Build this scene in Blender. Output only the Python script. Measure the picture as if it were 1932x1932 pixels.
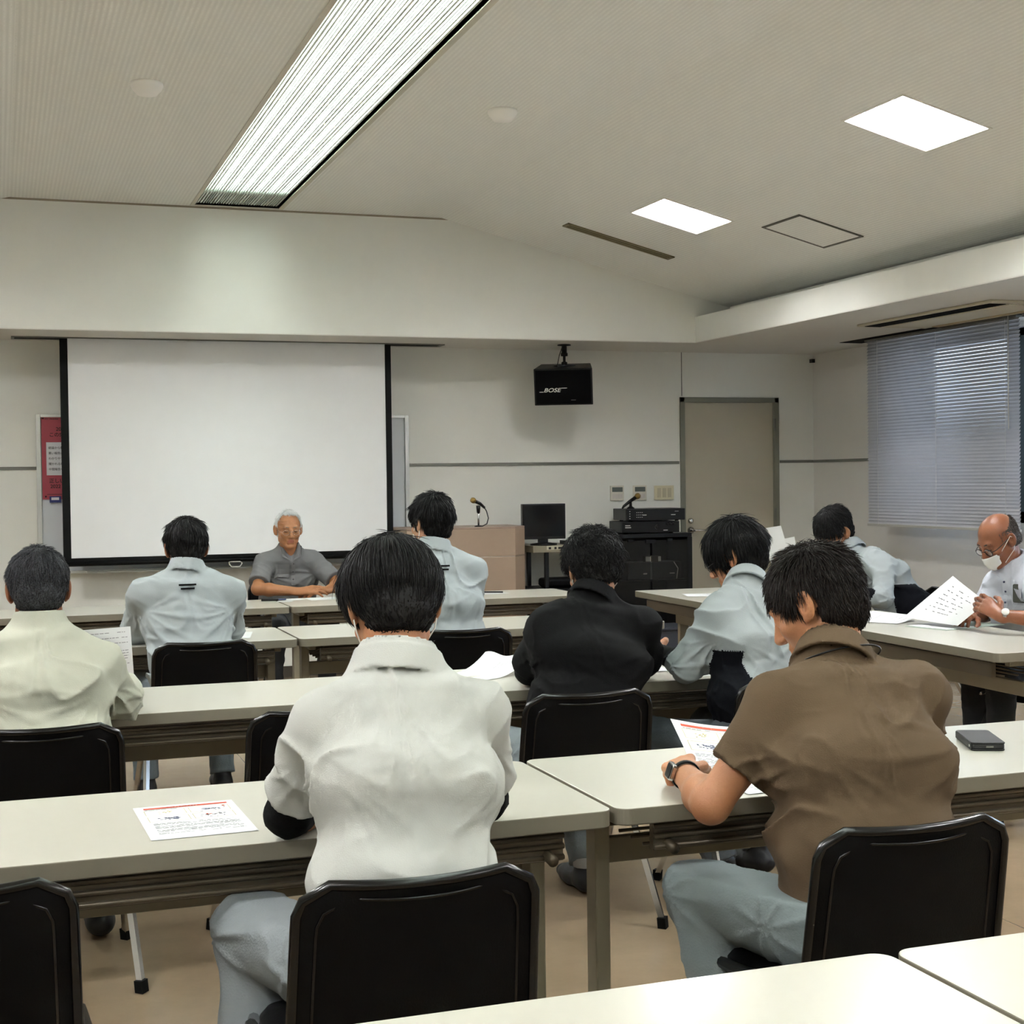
import bpy, math, random
import numpy as np
from mathutils import Vector, Matrix
for o in list(bpy.data.objects): bpy.data.objects.remove(o)
SC = bpy.context.scene; COL = SC.collection
PI = math.pi
# ---------------------------------------------------------------- camera
cam_d = bpy.data.cameras.new('camera'); cam = bpy.data.objects.new('camera', cam_d); COL.objects.link(cam)
def cam_axes(yaw, pitch, roll):
    cy, sy = math.cos(yaw), math.sin(yaw)
    f = Vector((sy*math.cos(pitch), cy*math.cos(pitch), -math.sin(pitch)))
    r = Vector((cy, -sy, 0)); u = r.cross(f)
    return math.cos(roll)*r + math.sin(roll)*u, -math.sin(roll)*r + math.cos(roll)*u, f
_r, _u, _f = cam_axes(0.3358, 0.02194, -0.0127)
cam.matrix_world = Matrix(((_r.x, _u.x, -_f.x, 0), (_r.y, _u.y, -_f.y, 0), (_r.z, _u.z, -_f.z, 1.405), (0, 0, 0, 1)))
cam_d.sensor_width = 36; cam_d.lens = 36*2776/1932; cam_d.clip_start = .05; cam_d.clip_end = 100
SC.camera = cam
# ---------------------------------------------------------------- world (overcast daylight outside)
W = bpy.data.worlds.new('sky'); SC.world = W; W.use_nodes = True
W.node_tree.nodes['Background'].inputs[0].default_value = (.70, .80, 1, 1)
W.node_tree.nodes['Background'].inputs[1].default_value = 1.5
SC.view_settings.view_transform = 'Standard'; SC.view_settings.look = 'None'
SC.view_settings.exposure = 2.3; SC.view_settings.gamma = 1; SC.view_settings.use_curve_mapping = False
LAMP_E = 30.0      # emission of the fluorescent troffers
SKY_E = 1.6       # emission of the ceiling light strip
# ---------------------------------------------------------------- materials
def lin(c):
    c = c/255.0
    return c/12.92 if c <= .04045 else ((c+.055)/1.055)**2.4
def rgb(r, g, b): return (lin(r), lin(g), lin(b), 1)
MATS = {}
def mat(name, col, rough=.6, metal=0, noise=0, nscale=8, bump=0, bscale=60, spec=.5, emit=None, es=0, trans=0, coat=0, sss=0, stretch=None, alpha=1):
    if name in MATS: return MATS[name]
    m = bpy.data.materials.new(name); m.use_nodes = True; nt = m.node_tree; b = nt.nodes['Principled BSDF']
    c = rgb(*col)
    b.inputs['Base Color'].default_value = c; b.inputs['Roughness'].default_value = rough
    b.inputs['Metallic'].default_value = metal; b.inputs['Specular IOR Level'].default_value = spec
    if trans: b.inputs['Transmission Weight'].default_value = trans
    if coat: b.inputs['Coat Weight'].default_value = coat; b.inputs['Coat Roughness'].default_value = .1
    if sss:
        b.inputs['Subsurface Weight'].default_value = sss; b.inputs['Subsurface Radius'].default_value = (.012, .005, .003); b.inputs['Subsurface Scale'].default_value = 1
    if emit: b.inputs['Emission Color'].default_value = rgb(*emit); b.inputs['Emission Strength'].default_value = es
    if alpha < 1: b.inputs['Alpha'].default_value = alpha
    tc = nt.nodes.new('ShaderNodeTexCoord'); src = tc.outputs['Object']
    if stretch:
        mp = nt.nodes.new('ShaderNodeMapping'); mp.inputs['Scale'].default_value = stretch
        nt.links.new(src, mp.inputs[0]); src = mp.outputs[0]
    nz = nt.nodes.new('ShaderNodeTexNoise'); nz.inputs['Scale'].default_value = nscale; nz.inputs['Detail'].default_value = 5
    nt.links.new(src, nz.inputs['Vector'])
    mx = nt.nodes.new('ShaderNodeMix'); mx.data_type = 'RGBA'
    k = max(noise, .02)
    mx.inputs[6].default_value = tuple(min(1, v*(1-k)) for v in c[:3])+(1,)
    mx.inputs[7].default_value = tuple(min(1, v*(1+k)) for v in c[:3])+(1,)
    nt.links.new(nz.outputs['Fac'], mx.inputs[0]); nt.links.new(mx.outputs[2], b.inputs['Base Color'])
    if bump:
        n2 = nt.nodes.new('ShaderNodeTexNoise'); n2.inputs['Scale'].default_value = bscale; n2.inputs['Detail'].default_value = 3
        nt.links.new(src, n2.inputs['Vector'])
        bp = nt.nodes.new('ShaderNodeBump'); bp.inputs['Strength'].default_value = bump; bp.inputs['Distance'].default_value = .004
        nt.links.new(n2.outputs['Fac'], bp.inputs['Height']); nt.links.new(bp.outputs[0], b.inputs['Normal'])
    MATS[name] = m
    return m
M_wall = mat('wall_paint', (231, 231, 223), .85, noise=.04, nscale=3, bump=.15, bscale=400)
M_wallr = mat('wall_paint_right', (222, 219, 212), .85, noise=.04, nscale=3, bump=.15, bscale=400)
M_soffit = mat('soffit_tone', (214, 211, 203), .9)
M_trim = mat('trim_metal', (112, 112, 104), .5)
M_cream = mat('cream_laminate', (196, 194, 181), .28, noise=.02, nscale=40, coat=.15)
M_edge = mat('table_edge', (124, 118, 103), .5)
M_steel = mat('cream_steel', (142, 134, 114), .45)
M_shelf = mat('dark_shelf_steel', (88, 78, 62), .4, metal=.3)
M_black = mat('black_plastic', (5, 5, 6), .34, spec=.35)
M_blackmat = mat('black_matte', (3, 3, 4), .5, bump=.1, bscale=300, spec=.14)
M_rim = mat('black_gloss_rim', (4, 4, 5), .22)
M_chrome = mat('chrome', (205, 205, 205), .18, metal=1)
M_rubber = mat('rubber', (8, 8, 8), .8, spec=.2)
M_white = mat('white_plastic', (225, 223, 214), .5)
M_paper = mat('paper', (226, 229, 229), .7)
M_dark = mat('recess_shade', (6, 6, 5), .9, spec=.1)  # near-black colour of flat plates, stands for the shade inside openings
def ribbed(name, col, period=.0225):
    m = bpy.data.materials.new(name); m.use_nodes = True; nt = m.node_tree; b = nt.nodes['Principled BSDF']
    b.inputs['Roughness'].default_value = .9
    tc = nt.nodes.new('ShaderNodeTexCoord')
    w = nt.nodes.new('ShaderNodeTexWave'); w.bands_direction = 'X'; w.inputs['Scale'].default_value = 1/period/ (20/(2*PI)) * 1.0
    w.inputs['Distortion'].default_value = 0
    nt.links.new(tc.outputs['Object'], w.inputs['Vector'])
    mp = nt.nodes.new('ShaderNodeMapping'); mp.inputs['Scale'].default_value = (44, 44, 44); nt.links.new(tc.outputs['Object'], mp.inputs[0])
    nz = nt.nodes.new('ShaderNodeTexNoise'); nz.inputs['Scale'].default_value = 1.5; nz.inputs['Detail'].default_value = 1; nt.links.new(mp.outputs[0], nz.inputs['Vector'])
    mt = nt.nodes.new('ShaderNodeMath'); mt.operation = 'MULTIPLY'; nt.links.new(w.outputs['Fac'], mt.inputs[0]); nt.links.new(nz.outputs['Fac'], mt.inputs[1])
    cr = nt.nodes.new('ShaderNodeMix'); cr.data_type = 'RGBA'
    c = rgb(*col)
    cr.inputs[6].default_value = tuple(v*.92 for v in c[:3])+(1,); cr.inputs[7].default_value = tuple(min(1, v*1.08) for v in c[:3])+(1,)
    nt.links.new(mt.outputs[0], cr.inputs[0]); nt.links.new(cr.outputs[2], b.inputs['Base Color'])
    bp = nt.nodes.new('ShaderNodeBump'); bp.inputs['Strength'].default_value = .5; bp.inputs['Distance'].default_value = .003
    nt.links.new(mt.outputs[0], bp.inputs['Height']); nt.links.new(bp.outputs[0], b.inputs['Normal'])
    return m
M_ceil = ribbed('ribbed_ceiling_board', (240, 241, 235))
def floor_mat():
    m = bpy.data.materials.new('vinyl_floor'); m.use_nodes = True; nt = m.node_tree; b = nt.nodes['Principled BSDF']
    tc = nt.nodes.new('ShaderNodeTexCoord')
    nz = nt.nodes.new('ShaderNodeTexNoise'); nz.inputs['Scale'].default_value = 3.5; nz.inputs['Detail'].default_value = 8; nz.inputs['Roughness'].default_value = .7
    nt.links.new(tc.outputs['Object'], nz.inputs['Vector'])
    cr = nt.nodes.new('ShaderNodeMix'); cr.data_type = 'RGBA'
    cr.inputs[6].default_value = rgb(140, 120, 96); cr.inputs[7].default_value = rgb(168, 147, 120)
    nt.links.new(nz.outputs['Fac'], cr.inputs[0])
    # sheet joints every 1.82 m across x (one passes x = 2.96)
    sx = nt.nodes.new('ShaderNodeSeparateXYZ'); nt.links.new(tc.outputs['Object'], sx.inputs[0])
    a = nt.nodes.new('ShaderNodeMath'); a.operation = 'SUBTRACT'; nt.links.new(sx.outputs[0], a.inputs[0]); a.inputs[1].default_value = 2.963-18.2
    f = nt.nodes.new('ShaderNodeMath'); f.operation = 'MODULO'; nt.links.new(a.outputs[0], f.inputs[0]); f.inputs[1].default_value = 1.82
    l = nt.nodes.new('ShaderNodeMath'); l.operation = 'LESS_THAN'; nt.links.new(f.outputs[0], l.inputs[0]); l.inputs[1].default_value = .004
    c2 = nt.nodes.new('ShaderNodeMix'); c2.data_type = 'RGBA'; nt.links.new(l.outputs[0], c2.inputs[0]); nt.links.new(cr.outputs[2], c2.inputs[6]); c2.inputs[7].default_value = rgb(95, 82, 64)
    nt.links.new(c2.outputs[2], b.inputs['Base Color'])
    b.inputs['Roughness'].default_value = .16; b.inputs['Specular IOR Level'].default_value = .5
    n2 = nt.nodes.new('ShaderNodeTexNoise'); n2.inputs['Scale'].default_value = 9; n2.inputs['Detail'].default_value = 2; nt.links.new(tc.outputs['Object'], n2.inputs['Vector'])
    bp = nt.nodes.new('ShaderNodeBump'); bp.inputs['Strength'].default_value = .12; bp.inputs['Distance'].default_value = .01
    nt.links.new(n2.outputs['Fac'], bp.inputs['Height']); nt.links.new(bp.outputs[0], b.inputs['Normal'])
    return m
# ---------------------------------------------------------------- mesh helpers
class MB:
    def __init__(s): s.v = []; s.f = []; s.m = []; s.sm = []
    def add(s, vs, fs, mi=0, smooth=False):
        n = len(s.v); s.v += [tuple(v) for v in vs]; s.f += [tuple(i+n for i in f) for f in fs]; s.m += [mi]*len(fs); s.sm += [smooth]*len(fs); return s
    def box(s, x0, y0, z0, x1, y1, z1, mi=0, T=None):
        vs = [(x, y, z) for z in (z0, z1) for y in (y0, y1) for x in (x0, x1)]
        if T: vs = [T @ Vector(v) for v in vs]
        return s.add(vs, [(0, 2, 3, 1), (4, 5, 7, 6), (0, 1, 5, 4), (2, 6, 7, 3), (0, 4, 6, 2), (1, 3, 7, 5)], mi)
    def quad(s, a, b, c, d, mi=0): return s.add([a, b, c, d], [(0, 1, 2, 3)], mi)
    def tube(s, pts, r, n=10, mi=0, closed=False, flat=1.0, up=None):
        pts = [Vector(p) for p in pts]; N = len(pts); rs = r if isinstance(r, (list, tuple)) else [r]*N
        vs = []; last = None
        for i, p in enumerate(pts):
            a = pts[(i-1) % N] if (closed or i > 0) else p; b = pts[(i+1) % N] if (closed or i < N-1) else p
            d = (b-a).normalized()
            if last is None:
                ref = Vector(up) if up else (Vector((0, 0, 1)) if abs(d.z) < .9 else Vector((1, 0, 0)))
            else: ref = last
            e = (ref - d*ref.dot(d)).normalized(); last = e; g = d.cross(e)
            for k in range(n):
                t = 2*PI*k/n; vs.append(p + (e*math.cos(t)*flat + g*math.sin(t))*rs[i])
        fs = []
        for i in range(N if closed else N-1):
            for k in range(n):
                j = (i+1) % N; fs.append((i*n+k, i*n+(k+1) % n, j*n+(k+1) % n, j*n+k))
        if not closed: fs += [tuple(range(n))[::-1], tuple((N-1)*n+k for k in range(n))]
        return s.add(vs, fs, mi, n > 4)
    def lathe(s, prof, n=24, c=(0, 0, 0), mi=0, T=None):
        vs = [(c[0]+r*math.cos(2*PI*k/n), c[1]+r*math.sin(2*PI*k/n), c[2]+z) for r, z in prof for k in range(n)]
        if T: vs = [T @ Vector(v) for v in vs]
        fs = [(i*n+k, i*n+(k+1) % n, (i+1)*n+(k+1) % n, (i+1)*n+k) for i in range(len(prof)-1) for k in range(n)]
        fs += [tuple(range(n))[::-1], tuple((len(prof)-1)*n+k for k in range(n))]
        return s.add(vs, fs, mi, True)
    def slab(s, x0, y0, x1, y1, z0, z1, r=.03, n=6, bev=.003, mi=0, mside=None):
        def ring(off, z):
            out = []
            for cx, cy, a0 in ((x1-r, y1-r, 0), (x0+r, y1-r, PI/2), (x0+r, y0+r, PI), (x1-r, y0+r, 1.5*PI)):
                for k in range(n+1):
                    a = a0+PI/2*k/n; out.append((cx+(r-off)*math.cos(a), cy+(r-off)*math.sin(a), z))
            return out
        rings = [ring(bev, z0), ring(0, z0+bev), ring(0, z1-bev), ring(bev*.3, z1-bev*.3), ring(bev, z1)]
        m = len(rings[0]); vs = [p for R_ in rings for p in R_]; ms = mi if mside is None else mside
        for i in range(4):
            s.add([], [], mi)
        base = len(s.v); s.v += vs
        for i in range(4):
            for k in range(m):
                s.f.append((base+i*m+k, base+i*m+(k+1) % m, base+(i+1)*m+(k+1) % m, base+(i+1)*m+k)); s.m.append(ms if i < 3 else mi); s.sm.append(False)
        s.f.append(tuple(base+k for k in range(m))[::-1]); s.m.append(ms); s.sm.append(False)
        s.f.append(tuple(base+4*m+k for k in range(m))); s.m.append(mi); s.sm.append(False)
        return s
    def xform(s, T): s.v = [tuple(T @ Vector(v)) for v in s.v]; return s
    def build(s, name, mats, parent=None, label=None, bevel=0, kind=None):
        me = bpy.data.meshes.new(name); me.from_pydata(s.v, [], s.f)
        mats = mats if isinstance(mats, (list, tuple)) else [mats]
        for m in mats: me.materials.append(m)
        me.polygons.foreach_set('material_index', s.m); me.polygons.foreach_set('use_smooth', s.sm); me.update()
        o = bpy.data.objects.new(name, me); COL.objects.link(o)
        if parent: o.parent = parent
        if label: o['label'] = label
        if kind: o['kind'] = kind
        if bevel:
            b = o.modifiers.new('bevel', 'BEVEL'); b.width = bevel; b.segments = 2; b.limit_method = 'ANGLE'
        return o
def thing(name, label, cat, loc=(0, 0, 0), rz=0, group=None):
    o = bpy.data.objects.new(name, None); COL.objects.link(o); o.location = loc; o.rotation_euler = (0, 0, rz); o.empty_display_size = .05
    return tag(o, label, cat, group)
def tag(o, label, cat, group=None):
    o['label'] = label; o['category'] = cat
    if group: o['group'] = group
    return o
def dup(root, loc, rz=0, label=None, group=None):
    r = root.copy(); COL.objects.link(r); r.location = loc; r.rotation_euler = (0, 0, rz)
    if label: r['label'] = label
    if group: r['group'] = group
    for ch in list(root.children):
        c = ch.copy(); COL.objects.link(c); c.parent = r
        for g in list(ch.children):
            d = g.copy(); COL.objects.link(d); d.parent = c
    return r
def text_mesh(name, txt, size, m, parent, T, bold=0, shear=0, align='LEFT', extrude=.0004):
    cu = bpy.data.curves.new(name, 'FONT'); cu.body = txt; cu.size = size; cu.extrude = extrude; cu.offset = bold; cu.shear = shear; cu.align_x = align
    t = bpy.data.objects.new(name, cu); COL.objects.link(t); bpy.context.view_layer.update()
    me = bpy.data.meshes.new_from_object(t.evaluated_get(bpy.context.evaluated_depsgraph_get()))
    bpy.data.objects.remove(t)
    me.transform(T); me.materials.clear(); me.materials.append(m); me.name = name
    o = bpy.data.objects.new(name, me); COL.objects.link(o)
    if parent: o.parent = parent
    return o
FRONT = Matrix.Rotation(PI/2, 4, 'X')      # text lying in xy -> standing on a wall, read from -y
# ================================================================ ROOM
X0, X1, Y0, Y1 = -3.3, 6.3, -3.2, 10.55
def struct(name, mb, m, bevel=0, parent=None): return mb.build(name, m, parent, bevel=bevel, kind='structure')
struct('floor', MB().box(X0-.2, Y0-.2, -.1, X1+.3, Y1+.2, 0), floor_mat())
struct('wall_front', MB().box(X0, Y1, 0, 5.10, Y1+.15, 2.4).box(5.10, Y1, 2.04, 5.97, Y1+.15, 2.4).box(5.97, Y1, 0, X1, Y1+.15, 2.4).box(5.1, Y1+.1, 0, 5.97, Y1+.15, 2.04), M_wall)
struct('wall_left', MB().box(X0-.15, Y0, 0, X0, Y1+.15, 3.4), M_wall)
struct('wall_back', MB().box(X0, Y0-.15, 0, X1, Y0, 3.4), M_wall)
# right wall with a long window opening
WY0, WY1, WZ0, WZ1 = 3.6, 9.15, 1.10, 2.36
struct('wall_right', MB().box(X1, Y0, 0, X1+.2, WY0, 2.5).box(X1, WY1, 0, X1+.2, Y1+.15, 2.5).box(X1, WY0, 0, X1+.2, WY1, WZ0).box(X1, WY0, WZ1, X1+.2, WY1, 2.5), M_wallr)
# soffits
struct('trim_1', MB().box(X0, 9.80, 2.40, X1, Y1+.15, 3.4), M_wall)
struct('trim_2', MB().box(4.87, Y0, 2.40, X1+.2, 9.80, 2.585), M_wall)
struct('trim_3', MB().box(X0, Y0, 2.40, -1.84, 9.80, 2.585), M_wall)
struct('trim_4', MB().box(5.1, Y0, 2.585, 5.2, 9.70, 2.655), M_wall)
# soffit undersides get a slightly darker tone: thin board under the beams
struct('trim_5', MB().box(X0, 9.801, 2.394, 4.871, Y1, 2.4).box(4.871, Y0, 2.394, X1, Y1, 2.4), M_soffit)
# ceiling: flat centre with a light slot, sloped wings
CZ = 3.22
def slope_z(x): return CZ-.2515*(x-2.93)
cb = MB()
SX0, SX1, SYE = 1.24, 1.79, 9.74
cb.box(.10, Y0, CZ, SX0, 9.8, CZ+.03); cb.box(SX1, Y0, CZ, 2.93, 9.8, CZ+.03); cb.box(SX0, SYE, CZ, SX1, 9.8, CZ+.03)
struct('ceiling', cb, M_ceil)
# right wing, with openings left for the two rows of lamps
def wing(sign):
    w = MB(); mir = (lambda x: x) if sign > 0 else (lambda x: 3.03-x)
    xs = [2.93, 3.69, 4.125, 5.45]
    ys = [Y0]
    for k in range(5): ys += [ -1.78+2.4*k, -1.32+2.4*k]
    ys.append(9.8); ys = [y for y in ys]
    ys = [Y0, -1.77, -1.32, .625, 1.08, 3.02, 3.48, 5.425, 5.88, 7.815, 8.275, 9.8]
    for i in range(3):
        for j in range(len(ys)-1):
            if i == 1 and j % 2 == 1: continue
            a, b, c, d = xs[i], xs[i+1], ys[j], ys[j+1]
            q = [(mir(a), c, slope_z(a)), (mir(b), c, slope_z(b)), (mir(b), d, slope_z(b)), (mir(a), d, slope_z(a))]
            w.quad(*(q if sign < 0 else q[::-1]))
    w.box(min(mir(2.9), mir(5.5)), Y0, 3.36, max(mir(2.9), mir(5.5)), 9.8, 3.4)
    return w, ys
w, LY = wing(1); struct('ceiling', w, M_ceil)
w, _ = wing(-1); struct('ceiling', w, M_ceil)
# trim rails on the walls
struct('trim_6', MB().box(X0, Y1-.008, 1.513, 5.085, Y1, 1.535), M_trim)
struct('trim_7', MB().box(5.985, Y1-.008, 1.513, X1, Y1, 1.535).box(X1-.008, WY1+.02, 1.513, X1, Y1, 1.535), M_trim)
struct('baseboard_front', MB().box(X0, Y1-.01, 0, 5.08, Y1, .08).box(5.99, Y1-.01, 0, X1, Y1, .08), mat('baseboard', (70, 62, 52), .6))
struct('baseboard_right', MB().box(X1-.01, Y0, 0, X1, Y1, .08), MATS['baseboard'])
struct('trim_8', MB().box(5.112, Y1-.002, 2.05, 5.118, Y1, 2.394), M_trim)      # panel joint above the door
struct('trim_9', MB().box(X0, 9.797, CZ-.012, X1, 9.80, CZ+.02), mat('joint_brown', (150, 140, 122), .8))
# door
dr = thing('door_1', 'beige flush door with grey frame and lever handle', 'door', (5.535, Y1, 0)); dr['kind'] = 'structure'
del dr['category']
M_door = mat('door_paint', (176, 168, 148), .55, noise=.03, nscale=2)
M_frame = mat('door_frame_paint', (120, 120, 106), .5)
MB().box(-.40, .02, .01, .40, .06, 2.0).build('door_leaf', M_door, dr)
MB().box(-.44, -.015, 0, -.40, .09, 2.04).box(.40, -.015, 0, .44, .09, 2.04).box(-.44, -.015, 2.0, .44, .09, 2.04).build('door_frame', M_frame, dr, bevel=.002)
hd = MB().lathe([(.028, 0), (.028, .012), (.012, .016), (.01, .05), (.001, .05)], 16, T=Matrix.Translation((-.345, .02, .985)) @ Matrix.Rotation(PI/2, 4, 'X'))
hd.tube([(-.345, -.03, .985), (-.30, -.032, .985), (-.23, -.03, .985)], [.009, .009, .007]).build('door_handle', M_chrome, dr)
MB().lathe([(.022, 0), (.022, .012), (.008, .016), (.001, .016)], 16, T=Matrix.Translation((-.345, .02, 1.06)) @ Matrix.Rotation(PI/2, 4, 'X')).build('lock', M_chrome, dr)
for z in (.25, 1.1, 1.82): MB().tube([(.40, -.018, z-.05), (.40, -.018, z+.05)], .009, 8).build('hinge', M_trim, dr)
# light strip in the flat ceiling
ls = thing('ceiling_light_strip', 'long ribbed light strip recessed in the flat middle of the ceiling', 'ceiling light', ((SX0+SX1)/2, 0, CZ))
hw = (SX1-SX0)/2
M_glow = mat('strip_glow', (255, 255, 255), .5, emit=(244, 255, 250), es=SKY_E)
M_acr = mat('ribbed_acrylic', (232, 240, 234), .35)
MB().box(-hw-.02, Y0, .17, hw+.02, SYE+.02, .19).box(-hw-.02, Y0, 0, -hw, SYE+.02, .19).box(hw, Y0, 0, hw+.02, SYE+.02, .19).box(-hw, SYE, 0, hw, SYE+.02, .19).build('housing', M_white, ls)
for k in range(6):
    y1 = 9.30-2.16*k; MB().box(-hw+.005, y1-2.145, .15, hw-.005, y1, .165).build('lamp_panel', M_glow, ls)
rb = MB()
random.seed(4)
x = -hw+.004
while x < hw-.006:
    wd = .003+.0075*abs(math.sin(x*38+1.2))**1.5
    rb.box(x, Y0, .012, min(x+wd, hw), SYE, .026); x += max(wd*1.0, .004)+.0095
rb.build('ribbed_diffuser', M_acr, ls, label='pale grey ribbed diffuser louvre')
for k in range(12):
    y = 9.33-1.08*k; MB().box(-hw, y-.03, .06, hw, y+.03, .10).build('cross_bar', M_acr, ls)
MB().box(-hw, 9.36, .03, hw, SYE, .05).build('end_panel', mat('strip_end', (120, 126, 118), .5), ls, label='unlit grey end of the strip')
MB().box(-hw-.025, Y0, -.006, -hw, SYE, 0).box(hw, Y0, -.006, hw+.03, SYE+.0, .0).box(-hw-.025, SYE, -.006, hw+.03, SYE+.02, 0).build('frame', mat('strip_frame', (206, 202, 186), .5), ls)
# troffer lamps
M_lamp = mat('lamp_tube', (255, 255, 255), .5, emit=(252, 253, 255), es=LAMP_E)
M_refl = mat('lamp_reflector', (235, 235, 232), .3)
SL = math.atan(.2515)
def troffer(xc, yc, sgn, label, grp=None):
    t = thing('ceiling_lamp', label, 'ceiling light', (xc, yc, slope_z(3.9075)), 0, grp); t.rotation_euler = (0, SL*sgn, 0)
    a, b = .2255, .231
    MB().box(-a, -b, .10, a, b, .11).box(-a, -b, 0, -a+.004, b, .11).box(a-.004, -b, 0, a, b, .11).box(-a, -b, 0, a, -b+.004, .11).box(-a, b-.004, 0, a, b, .11).build('housing', M_refl, t)
    MB().box(-a-.012, -b-.012, -.004, a+.012, -b, .0).box(-a-.012, b, -.004, a+.012, b+.012, 0).box(-a-.012, -b, -.004, -a, b, 0).box(a, -b, -.004, a+.012, b, 0).build('trim_frame', M_white, t)
    for k in range(4):
        yy = -.17+.113*k
        MB().tube([(-a+.03, yy, .055), (a-.06, yy, .055)], .019, 12).build('lamp_tube', M_lamp, t)
    for k in range(3):
        yy = -.113+.113*k
        MB().add([(-a+.01, yy-.03, .1), (-a+.01, yy, .02), (-a+.01, yy+.03, .1), (a-.055, yy-.03, .1), (a-.055, yy, .02), (a-.055, yy+.03, .1)], [(0, 1, 4, 3), (1, 2, 5, 4), (0, 2, 1), (3, 4, 5)]).build('reflector', M_refl, t)
    return t
for j in range(1, 11, 2):
    yc = (LY[j]+LY[j+1])/2
    lab = {5.65: 'lit square ceiling lamp nearer the camera on the right slope', 8.05: 'lit square ceiling lamp farther off, beside the ceiling hatch'}.get(round(yc, 2) if abs(yc-5.65) > .02 and abs(yc-8.05) > .02 else (5.65 if yc < 6 else 8.05), None)
    troffer(3.9075, yc, 1, lab or 'lit square ceiling lamp behind the camera on the right slope', None if lab else 'ceiling lamps out of view')
    if yc < 6 or True: troffer(3.03-3.9075, yc, -1, 'lit square ceiling lamp on the left slope out of view', 'ceiling lamps out of view on the left')
# ceiling hatch and line diffuser
def on_slope(name, label, cat, x0, y0, x1, y1):
    xc, yc = (x0+x1)/2, (y0+y1)/2; t = thing(name, label, cat, (xc, yc, slope_z(xc))); t.rotation_euler = (0, SL, 0)
    return t, (x1-x0)/2/math.cos(SL), (y1-y0)/2
t, a, b = on_slope('ceiling_hatch', 'square access hatch with thin dark frame in the right ceiling slope', 'hatch', 4.285, 7.31, 4.705, 7.74)
MB().box(-a, -b, -.006, a, -b+.016, -.001).box(-a, b-.016, -.006, a, b, -.001).box(-a, -b+.016, -.006, -a+.016, b-.016, -.001).box(a-.016, -b+.016, -.006, a, b-.016, -.001).build('frame', mat('hatch_frame', (84, 80, 70), .5), t)
MB().box(-a+.016, -b+.016, -.004, a-.016, b-.016, -.001).build('panel', M_ceil, t)
t, a, b = on_slope('air_diffuser', 'narrow olive line air diffuser in the ceiling near the front beam', 'air vent', 3.53, 8.93, 4.29, 9.035)
MB().box(-a, -b, -.008, a, -b+.02, 0).box(-a, b-.02, -.008, a, b, 0).box(-a, -.006, -.008, a, .006, 0).box(-a, -b, -.008, -a+.02, b, 0).box(a-.02, -b, -.008, a, b, 0).build('frame', mat('olive_metal', (122, 112, 78), .5), t)
MB().box(-a, -b, -.002, a, b, -.001).build('slot', mat('olive_dark', (62, 58, 42), .7), t)
for (x, y, l) in ((.671, 6.862, 'white round smoke detector left of the light strip'), (2.375, 6.87, 'white round smoke detector right of the light strip')):
    t = thing('smoke_detector', l, 'smoke detector', (x, y, CZ), 0, 'smoke detectors')
    MB().lathe([(.072, 0), (.074, -.012), (.066, -.03), (.052, -.044), (.046, -.052), (.001, -.052)][::-1], 28).build('body', mat('detector_white', (252, 251, 246), .5), t)
    MB().lathe([(.006, -.054), (.006, -.05), (.001, -.05)], 8, c=(.012, -.045, .012)).build('indicator', M_black, t)
# ceiling cassette air conditioner in the right soffit
t = thing('air_conditioner', 'beige ceiling cassette air conditioner in the soffit above the blinds', 'air conditioner', (5.37, 7.03, 2.394))
M_ac = mat('ac_beige', (196, 188, 164), .5)
MB().box(-.03, -.03, -.016, .50, 1.36, 0).build('body', M_ac, t, bevel=.006)
MB().box(.0, 0.03, -.019, .115, 1.31, -.015).build('intake', M_dark, t)
MB().box(.13, .02, -.024, .42, 1.2, -.015).build('panel', mat('ac_panel', (206, 200, 180), .5), t, bevel=.004)
MB().box(.40, .04, -.03, .455, 1.15, -.018).build('louvre', mat('ac_louvre', (168, 150, 112), .5), t, bevel=.004)
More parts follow.
